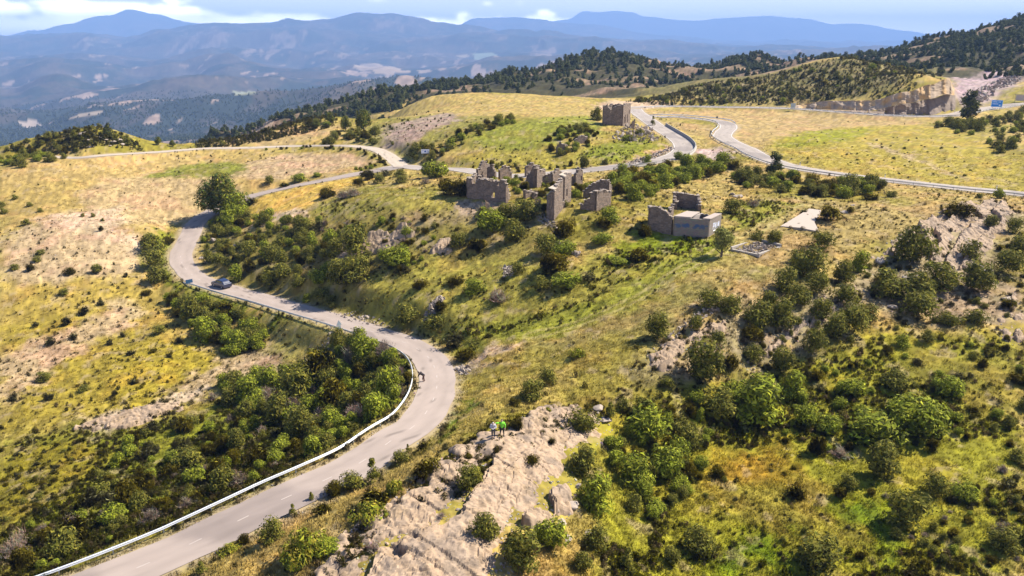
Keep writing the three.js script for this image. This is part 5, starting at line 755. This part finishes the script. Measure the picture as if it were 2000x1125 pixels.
ruin('block_building', 1350, 462, 'low roofless block building with graffiti and two pale roof slabs', o => {
  const A = G(1316, 460), B = G(1382, 464), dx = 2.9, dz = -3.9, C = lift(A, dx, dz), D = lift(B, dx, dz), base_ = Math.min(A[1], B[1]), blk = masonry(21, [.18, .15, .125]);
  const h = 3.1; for (const p of [A, B, C, D]) p[1] = base_;
  const paint = canvasMat(512, 256, (c, w, hh) => { c.fillStyle = '#766c63'; c.fillRect(0, 0, w, hh); const r = rng(5); for (let i = 0; i < 900; i++) { c.fillStyle = `rgba(${90 + r() * 90 | 0},${85 + r() * 80 | 0},${80 + r() * 70 | 0},.18)`; c.fillRect(r() * w, r() * hh, 10 + r() * 30, 3 + r() * 10); } c.fillStyle = 'rgba(62,84,120,.6)'; for (let i = 0; i < 26; i++) { c.beginPath(); c.ellipse(20 + r() * 470, 90 + r() * 42, 16 + r() * 26, 8 + r() * 16, r() * .6 - .3, 0, 7); c.fill(); } }, .95);
  paint.map.wrapS = paint.map.wrapT = THREE.RepeatWrapping; const L = Math.hypot(B[0] - A[0], B[2] - A[2]); paint.map.repeat.set(1 / L, 1 / (h + .1)); 
  wall(o, 'front_wall', A, B, [[0, h], [1, h - .05]], { th: .35, rag: .05, m: paint, cap: false, seed: 30, sink: 1 });
  const L2 = Math.hypot(D[0] - B[0], D[2] - B[2]);
  const tagm = canvasMat(512, 320, (c, w, hh) => { c.fillStyle = '#766c63'; c.fillRect(0, 0, w, hh); const r = rng(6); for (let i = 0; i < 900; i++) { c.fillStyle = `rgba(${120 + r() * 80 | 0},${110 + r() * 75 | 0},${100 + r() * 70 | 0},.2)`; c.fillRect(r() * w, r() * hh, 6 + r() * 20, 3 + r() * 8); } c.strokeStyle = '#f2f4fb'; c.lineWidth = 15; c.lineJoin = 'round'; c.beginPath(); for (const q of [[[170, 210], [170, 110], [215, 110], [215, 155], [172, 160]], [[235, 210], [255, 110], [280, 210]], [[300, 110], [300, 205], [335, 205]], [[355, 115], [355, 205]], [[380, 205], [380, 110], [415, 200], [415, 110]]]) { c.moveTo(...q[0]); q.slice(1).forEach(e => c.lineTo(...e)); } c.stroke(); c.strokeStyle = '#5a7fc0'; c.lineWidth = 5; c.stroke(); c.fillStyle = '#eef2fa'; c.fillRect(180, 225, 110, 16); }, .95); tagm.map.wrapS = tagm.map.wrapT = THREE.RepeatWrapping; tagm.map.repeat.set(1 / L2, 1 / (h + .1));
  wall(o, 'side_wall', lift2(B, 0, -.19), D, [[0, h - .02], [1, h - .1]], { th: .35, rag: .05, m: tagm, cap: false, seed: 31, sink: 1 });
  wall(o, 'side_wall', lift2(A, 0, -.19), C, [[0, h - .02], [1, h]], { th: .35, rag: .05, m: blk, cap: false, seed: 32, sink: 1 }); wall(o, 'back_wall', lift2(C, .2, .2), lift2(D, -.2, .2), [[0, h - .03], [1, h - .2]], { th: .35, rag: .12, m: blk, cap: false, seed: 33, sink: 1 });
  const slab = (p, q, w0, w1, y) => { // roof remnant between the front and the back wall
    const ux = (B[0] - A[0]) / L, uz = (B[2] - A[2]) / L, pts = [[p[0] + ux * w0, p[2] + uz * w0], [p[0] + ux * w1, p[2] + uz * w1], [q[0] + ux * w1 * .8, q[2] + uz * w1 * .8], [q[0] + ux * w0, q[2] + uz * w0]], s = new THREE.Shape(pts.map(e => new THREE.Vector2(e[0] - o.position.x, -(e[1] - o.position.z)))), g = new THREE.ExtrudeGeometry(s, { depth: .14, bevelEnabled: false }); g.rotateX(-Math.PI / 2); part('roof_slab', g, mat(.33, .27, .23), o).position.y = base_ + y - o.position.y; };
  slab(A, C, -.15, 2.5, h + .01); slab(B, D, -1.0, .2, h - .02);
  wall(o, 'inner_wall', lift2(A, 2.4, -.3), lift2(C, 2.4, .4), [[0, h - .1], [1, h - .1]], { th: .25, rag: .05, cap: false, seed: 34, m: render_, sink: 1 });
});
function lift2(p, dx, dz) { return [p[0] + dx, p[1], p[2] + dz]; }
ruin('ruined_shed', 1290, 450, 'dark curved wall of a fallen shed adjoining the block building', o => { const a = G(1268, 446), b = G(1312, 458); wall(o, 'wall', a, b, [[0, 3.6], [.35, 4.0], [.7, 3.6], [1, 2.9]], { seed: 40, rag: .12 }); wall(o, 'side_wall', a, lift(a, .7, -3.6), [[0, 3.6], [1, 2.2]], { seed: 41 }); wall(o, 'inner_wall', lift(b, -.3, -2.6), lift(b, .8, -4.6), [[0, 2.6], [1, 3.4]], { seed: 42, m: stoneWarm }); });
ruin('ruined_room', 1345, 412, 'small open stone room with a black interior behind the block building', o => { const a = G(1319, 409), b = G(1366, 412); wall(o, 'back_wall', lift(a, .2, -2.4), lift(b, .1, -2.4), [[0, 2.6], [.5, 2.5], [1, 2.4]], { seed: 43, rag: .12 }); wall(o, 'side_wall', b, lift(b, .1, -2.4), [[0, 1.0], [.5, 1.9], [1, 2.5]], { seed: 44, m: stoneWarm }); wall(o, 'side_wall', a, lift(a, .2, -2.4), [[0, 1.6], [1, 2.6]], { seed: 45 }); });
ruin('hilltop_ruin', 1200, 246, 'square ruined stone house on the hilltop with gaping windows', o => {
  const A = G(1178, 244), B = G(1214, 246), dx = 3.6, dz = -8.5, C = lift(A, dx, dz), D = lift(B, dx, dz); 
  wall(o, 'front_wall', A, B, [[0, 6.0], [.12, 6.2], [.2, 6.6], [.3, 5.2], [.42, 4.7], [.55, 5.6], [.7, 6.1], [1, 6.3]], { th: .7, seed: 50, holes: [[.42, 3.7, .5, .7]] }); wall(o, 'lit_side_wall', B, D, [[0, 6.3], [.3, 6.8], [.6, 6.9], [1, 6.9]], { th: .7, seed: 51, m: stoneWarm, holes: [[.18, .8, .9, 2.0], [.36, .9, .8, 2.6], [.62, 1.0, .9, 2.6], [.82, 3.8, .9, 1.2]] });
  wall(o, 'back_wall', C, D, [[0, 6.0], [.5, 6.6], [1, 6.8]], { th: .7, seed: 52 }); wall(o, 'side_wall', A, C, [[0, 6.0], [.5, 5.2], [1, 6.0]], { th: .7, seed: 53 });
  const e = G(1230, 250); wall(o, 'buttress', e, lift(e, 1.5, -.6), [[0, .6], [.6, 2.4], [1, 3.4]], { th: .6, seed: 54 });
});
ruin('stone_stump', 1092, 298, 'low grey stone stump half buried in shrubs on the upper meadow', o => { const a = G(1086, 298), b = G(1101, 297); wall(o, 'wall', a, b, [[0, 1.6], [.5, 2.9], [1, 2.2]], { seed: 60 }); wall(o, 'side_wall', b, lift(b, .8, -2.4), [[0, 2.2], [1, 1.2]], { seed: 61, m: stoneWarm }); });
ruin('stone_stump', 1135, 282, 'short pale wall fragment among the meadow shrubs under the hilltop ruin', o => { const a = G(1122, 284), b = G(1146, 278); wall(o, 'wall', a, b, [[0, 1.6], [.5, 2.2], [1, 1.8]], { seed: 62, m: stoneWarm }); });
ruin('stone_stump', 1035, 388, 'knee high lit wall stump in the grass between the house and the tall wall', o => { const a = G(1024, 388); wall(o, 'wall', a, lift(a, 1.3, -1.6), [[0, 1.6], [1, 1.2]], { seed: 63, m: stoneWarm }); wall(o, 'side_wall', lift(a, 1.6, .3), lift(a, 2.4, -.4), [[0, 1.3], [1, .7]], { seed: 64 }); });

// the rock cut above the far road: a thick tilted bed over softer banded marl
{
  const top_ = [[1545, 206], [1620, 197], [1700, 196], [1772, 179], [1818, 165], [1853, 153], [1864, 172]], bot = [[1545, 212], [1620, 214], [1700, 216], [1772, 202], [1818, 193], [1850, 184], [1866, 186]], foot = [[1545, 213], [1620, 217], [1700, 222], [1772, 226], [1818, 226], [1852, 222], [1872, 214]];
  const line = (L, u) => { const x = lerp(L[0][0], L[L.length - 1][0], u); return [x, pl(L, x)]; };
  function face(name, Lt, Lb, dt, db, rough, cols, label, colf) { const nu = 150, nv = 16, P = [], C = [], I = []; for (let i = 0; i <= nu; i++) for (let j = 0; j <= nv; j++) { const u = i / nu, v = j / nv, [x, yt] = line(Lt, u), [, yb] = line(Lb, u), f0 = hit0(...line(foot, u)), D0 = Math.hypot(f0[0], f0[2]) + 3, blk = vn(u * 22, 3), d = D0 + lerp(db, dt, v) + (vn(u * 26, v * 2.2) - .5) * rough * 2.2 + (Math.floor(u * 24 + blk) % 3) * rough * .55 + (fbm(u * 90, v * 14, 3) - .5) * rough * .9, p = atDist(x, lerp(yb, yt, v), d); P.push(...p); C.push(...colf(u, v)); if (i && j) { const a = (i - 1) * (nv + 1) + j - 1, b = a + nv + 1; I.push(a, b, a + 1, a + 1, b, b + 1); } }
    const g = new THREE.BufferGeometry(); g.setAttribute('position', new THREE.Float32BufferAttribute(P, 3)); g.setAttribute('color', new THREE.Float32BufferAttribute(C, 3)); g.setIndex(I); g.computeVertexNormals(); tag(top(new THREE.Mesh(g, rockMat), name), label, 'cliff'); }
  face('rock_cliff', top_, bot, .8, -2.2, 1.0, 0, 'thick ochre rock bed overhanging the cut above the far road', (u, v) => { const k = .75 + .5 * fbm(u * 60, v * 6, 3), o = sst(.45, .62, vn(u * 30, v * 1.5)); return [lerp(.34, .46, o) * k, lerp(.25, .29, o) * k, lerp(.17, .13, o) * k]; });
  face('marl_face', bot, foot, 3.2, .0, .9, 0, 'grey banded marl slope under the overhanging rock bed', (u, v) => { const k = .7 + .45 * vn(u * 110 + v * 6, v * 2) + .2 * fbm(u * 40, v * 20, 2); return [.21 * k, .16 * k, .125 * k]; });
}

// ------------------------------------------------------------------ the car
{
  const i = idxNear(lowerRoad, 433, 557), n = lowerRoad.n[i], p = lowerRoad.pts[i], s = -sideOf(lowerRoad, 560, 700), o = new THREE.Group(); o.position.set(p.x + n[0] * s * .35, p.y + .005, p.z + n[1] * s * .35);
  const ahead = idxNear(lowerRoad, 391, 548) > i ? 1 : -1; o.rotation.y = Math.atan2(n[2] * ahead, n[3] * ahead);     // local +z is forward
  const paint = new THREE.MeshPhysicalMaterial({ color: new THREE.Color().setRGB(.008, .014, .045), roughness: .35, clearcoat: 1, clearcoatRoughness: .06 }), glass = new THREE.MeshPhysicalMaterial({ color: new THREE.Color().setRGB(.012, .018, .02), roughness: .06, clearcoat: 1, clearcoatRoughness: .03 }), rubber = mat(.012, .012, .012), alloy = mat(.55, .56, .58, .35, { metalness: .8 });
  const prof = (pts, w, bev, m, name, parent = o) => { const sh = new THREE.Shape(pts.map(q => new THREE.Vector2(...q))), g = new THREE.ExtrudeGeometry(sh, { depth: w - 2 * bev, bevelEnabled: true, bevelSize: bev, bevelThickness: bev, bevelSegments: 4, curveSegments: 8 }); g.translate(0, 0, -(w - 2 * bev) / 2); g.rotateY(-Math.PI / 2); return part(name, g, m, parent); };
  const curve = pts => new THREE.SplineCurve(pts.map(q => new THREE.Vector2(...q))).getPoints(60).map(q => [q.x, q.y]);
  prof([...curve([[-1.98, .45], [-2.02, .7], [-1.95, .95], [-1.5, 1.0], [0, .98], [1.0, .93], [1.75, .8], [2.02, .62], [2.02, .38]]), [1.9, .27], [1.62, .25], [1.58, .42], [1.4, .58], [1.12, .58], [.96, .42], [.92, .24], [-.94, .24], [-.98, .42], [-1.14, .58], [-1.42, .58], [-1.58, .42], [-1.62, .26], [-1.9, .3]], 1.74, .1, paint, 'body');
  const cab = prof([[-1.85, .93], ...curve([[-1.72, 1.08], [-1.35, 1.36], [-.9, 1.45], [-.2, 1.47], [.3, 1.4], [.95, 1.02]]), [1.0, .93]], 1.5, .12, paint, 'cabin');
  prof([[-1.45, 1.03], [-1.25, 1.27], [-.85, 1.36], [-.2, 1.375], [.22, 1.31], [.72, 1.02]], 1.535, .02, glass, 'side_windows', o);
  const pane = (name, z0, y0, z1, y1, w0, w1) => { const g = new THREE.BufferGeometry(); g.setAttribute('position', new THREE.Float32BufferAttribute([-w0, y0, z0, w0, y0, z0, w1, y1, z1, -w1, y1, z1], 3)); g.setIndex([0, 1, 2, 0, 2, 3]); g.computeVertexNormals(); part(name, g, glass, o); };
  pane('rear_window', -1.86, 1.06, -1.42, 1.375, .62, .56); pane('windscreen', 1.03, 1.02, .42, 1.40, .64, .57);
  const wheel = new THREE.CylinderGeometry(.31, .31, .2, 24); wheel.rotateZ(Math.PI / 2); const rim = new THREE.CylinderGeometry(.2, .17, .215, 10); rim.rotateZ(Math.PI / 2);
  for (const x of [-.76, .76]) for (const z of [-1.28, 1.26]) { const w = part('wheel', wheel, rubber, o); w.position.set(x, .31, z); part('rim', rim, alloy, w); }
  const red = mat(.35, .015, .01, .3), lamp = mat(.75, .78, .8, .15); for (const x of [-.66, .66]) { part('tail_light', box(.3, .18, .1, x, .82, -2.0), red, o); part('headlight', box(.34, .16, .14, x, .72, 1.92), lamp, o); part('door_mirror', box(.2, .13, .1, x * 1.42, 1.02, .62), paint, o); }
  part('rear_bumper', box(1.62, .22, .12, 0, .46, -2.06), paint, o); part('number_plate', box(.5, .11, .02, 0, .7, -2.075), mat(.72, .72, .70), o); part('rear_trim', box(1.1, .03, .04, 0, .86, -2.05), alloy, o);
  tag(top(o, 'car'), 'dark blue hatchback driving away along the winding road', 'car');
}
// ------------------------------------------------------------------ people: one smooth body each, clothes and hair over it
function sdf(fn, c, half, cell) { const n = Math.ceil(2 * half / cell), mc = new MarchingCubes(n, new THREE.MeshBasicMaterial(), false, false, 60000); mc.isolation = 0; const hs = n / 2; for (let z = 0; z < n; z++) for (let y = 0; y < n; y++) for (let x = 0; x < n; x++) mc.field[x + y * n + z * n * n] = -fn(c[0] + (x - hs) / hs * half, c[1] + (y - hs) / hs * half, c[2] + (z - hs) / hs * half); mc.update(); const k = mc.count, P = new Float32Array(k * 3), N = new Float32Array(k * 3); for (let i = 0; i < k; i++) for (let a = 0; a < 3; a++) { P[3 * i + a] = c[a] + mc.positionArray[3 * i + a] * half; N[3 * i + a] = mc.normalArray[3 * i + a]; } const g = new THREE.BufferGeometry(); g.setAttribute('position', new THREE.BufferAttribute(P, 3)); g.setAttribute('normal', new THREE.BufferAttribute(N, 3)); return g; }
function bone(a, b, ra, rb) { const bx = b[0] - a[0], by = b[1] - a[1], bz = b[2] - a[2], L = bx * bx + by * by + bz * bz; return (x, y, z) => { const px = x - a[0], py = y - a[1], pz = z - a[2], t = clamp((px * bx + py * by + pz * bz) / L); return Math.hypot(px - bx * t, py - by * t, pz - bz * t) - lerp(ra, rb, t); }; }
const smin = (fs, k) => (x, y, z) => { let s = 0, m = 1e9; for (const f of fs) { const d = f(x, y, z); if (d > .3) { m = Math.min(m, d); continue; } s += Math.exp(-d / k); m = Math.min(m, d); } return s > 0 ? -k * Math.log(s) : m; };
function person(px, py, pose, look, label, face) {
  const p = hitAt(px, py), o = new THREE.Group(); if (onRock(p[0], p[2])) { const d = new THREE.Raycaster(new THREE.Vector3(p[0], p[1] + 5, p[2]), new THREE.Vector3(0, -1, 0)).intersectObject(scene.getObjectByName('rock_outcrop'))[0]; if (d) p[1] = d.point.y; } o.position.set(...p); faceTo(o); o.rotation.y += face;
  const J = pose, skin = mat(.42, .27, .20, .7), sh = m => mat(...look[m], .9), head = J.head, body = [], top_ = [], legs = [];
  const S = (l, a, b, ra, rb) => l.push(bone(a, b, ra, rb)), mid = (a, b, t) => a.map((v, i) => lerp(v, b[i], t));
  S(body, J.neck, head, .055, .06); S(body, J.pelvis, J.chest, .12, .13); S(body, [J.chest[0] - .1, J.chest[1], J.chest[2]], [J.chest[0] + .1, J.chest[1], J.chest[2]], .11, .11); S(body, J.chest, J.neck, .1, .055);
  S(top_, J.pelvis, J.chest, .155, .16); S(top_, [J.chest[0] - .11, J.chest[1], J.chest[2]], [J.chest[0] + .11, J.chest[1], J.chest[2]], .135, .135); S(top_, J.chest, mid(J.chest, J.neck, .7), .12, .075);
  const hands = [];
  for (const s of ['l', 'r']) { const sg = s === 'l' ? -1 : 1, q = J.chest, shd = [q[0] + sg * .19, q[1] + .06, q[2]], el = J[s + 'Elbow'], wr = J[s + 'Wrist']; S(body, shd, el, .05, .04); S(body, el, wr, .04, .028); S(top_, shd, el, .078, .06); S(top_, el, mid(el, wr, .92), .06, .045);
    const hip = [J.pelvis[0] + sg * .09, J.pelvis[1] - .04, J.pelvis[2]], kn = J[s + 'Knee'], an = J[s + 'Ankle']; S(body, hip, kn, .08, .052); S(body, kn, an, .05, .038); S(body, an, [an[0], .035, an[2] + .15], .045, .035); S(legs, hip, kn, .105, .072); S(legs, kn, mid(kn, an, .95), .068, .055);
    const d = wr.map((v, i) => v - el[i]), L = Math.hypot(...d), u = d.map(v => v / L), palm = wr.map((v, i) => v + u[i] * .07); hands.push(bone(wr, palm, .028, .036)); let w = [u[2], 0, -u[0]]; const wl = Math.hypot(...w) || 1; w = w.map(v => v / wl); if (wl < .2) w = [1, 0, 0];
    const cv = [0, 0, .5]; [[-.032, .075], [-.011, .088], [.011, .082], [.031, .066]].forEach(([e, l]) => { const a = palm.map((v, i) => v + w[i] * e), b = a.map((v, i) => v + u[i] * l * .55), c = b.map((v, i) => v + (u[i] * .6 + cv[i] * .6) * l * .5); hands.push(bone(a, b, .011, .01), bone(b, c, .01, .008)); }); const tb = wr.map((v, i) => v + u[i] * .03 - w[i] * sg * .03); hands.push(bone(tb, tb.map((v, i) => v + u[i] * .045 - w[i] * sg * .03 + cv[i] * .03), .013, .01)); }
  const hf = (x, y, z) => { const a = x - head[0], b = y - head[1], c = z - head[2]; let d = Math.hypot(a / .078, (b - .01) / .115, c / .095) * .09 - .09; d = Math.min(d, Math.hypot(a, b + .01, c - .1) - .018, Math.hypot(a - .08, b, c) - .02, Math.hypot(a + .08, b, c) - .02, Math.hypot(a, (b + .085), c - .05) - .04); for (const e of [-.032, .032]) d = Math.max(d, -(Math.hypot(a - e, b - .02, c - .092) - .016)); return Math.max(d, -(Math.hypot(a * .5, (b + .06) * 2, c - .105) - .014)); };
  const bodyF = smin([...body], .025), handF = (x, y, z) => Math.min(...hands.map(h => h(x, y, z))), all = (x, y, z) => Math.min(bodyF(x, y, z), hf(x, y, z));
  const cx = [J.pelvis[0], .92, J.pelvis[2] * .6]; const gs = [sdf(all, cx, 1.02, .022)]; for (const s of ['l', 'r']) { const w = J[s + 'Wrist'], e = J[s + 'Elbow'], L = Math.hypot(...w.map((v, i) => v - e[i])); gs.push(sdf(handF, w.map((v, i) => v + (v - e[i]) / L * .07), .14, .006)); } gs.push(sdf(hf, head, .14, .006));
  part('body', mergeGeometries(gs), skin, o); part('jacket', sdf(smin(top_, .03), cx, 1.02, .022), sh('top'), o); part('trousers', sdf(smin(legs, .02), cx, 1.02, .022), sh('legs'), o);
  part('hair', sdf((x, y, z) => { const a = x - head[0], b = y - head[1] - .02, c = z - head[2] + .012; return Math.max(Math.hypot(a / .086, b / .118, c / .10) * .095 - .095, c * .8 - b * .75 - .005); }, head, .15, .008), sh('hair'), o);
  for (const s of ['l', 'r']) { const a = J[s + 'Ankle']; part('shoe', sdf(smin([bone([a[0], .05, a[2] - .03], [a[0], .04, a[2] + .17], .055, .045)], .01), [a[0], .06, a[2] + .07], .2, .012), sh('shoes'), o); }
  if (look.held) look.held(o, J); tag(top(o, 'person'), label, 'person'); return o;
}
const stand = { head: [0, 1.63, .02], neck: [0, 1.47, 0], chest: [0, 1.3, 0], pelvis: [0, .98, 0], lElbow: [-.3, 1.1, -.02], lWrist: [-.3, .88, .08], rElbow: [.3, 1.1, -.02], rWrist: [.28, .88, .1], lKnee: [-.14, .52, .03], lAnkle: [-.19, .08, 0], rKnee: [.14, .52, .03], rAnkle: [.19, .08, 0] };
person(980.5, 856, { ...stand, lElbow: [-.42, 1.42, .12], lWrist: [-.62, 1.47, .22] }, { top: [.16, .55, .03], legs: [.012, .013, .015], hair: [.03, .022, .018], shoes: [.02, .02, .02] }, 'person in a bright green jacket and black trousers pointing one arm outward', 0.1);
person(963.5, 859, { ...stand, head: [0, 1.52, .17], neck: [0, 1.39, .06], chest: [0, 1.24, .02], pelvis: [0, .94, 0], lElbow: [-.26, 1.08, .08], lWrist: [-.1, 1.05, .27], rElbow: [.26, 1.08, .08], rWrist: [.1, 1.05, .27], lKnee: [-.1, .5, .04], lAnkle: [-.1, .08, 0], rKnee: [.11, .5, .04], rAnkle: [.13, .08, .05] }, { top: [.34, .33, .36], legs: [.03, .034, .045], hair: [.42, .40, .38], shoes: [.12, .11, .11], held: (o, J) => { part('controller', box(.19, .03, .11, 0, 1.06, .36), mat(.30, .30, .31), o); } }, 'person in a pale grey jacket looking down at a controller in both hands', -.1);
person(826, 746, { head: [0, 1.26, .52], neck: [0, 1.25, .38], chest: [0, 1.16, .24], pelvis: [0, .92, -.12], lElbow: [-.2, .96, .46], lWrist: [-.12, .74, .56], rElbow: [.2, .96, .46], rWrist: [.12, .74, .56], lKnee: [-.1, .5, -.1], lAnkle: [-.11, .08, -.22], rKnee: [.1, .5, -.02], rAnkle: [.11, .08, -.1] }, { top: [.02, .014, .016], legs: [.10, .045, .03], hair: [.015, .012, .01], shoes: [.5, .48, .46] }, 'person in dark clothes bending over the guardrail at the road bend', Math.PI / 2 * -1 - .2);
renderer.render(scene, camera);
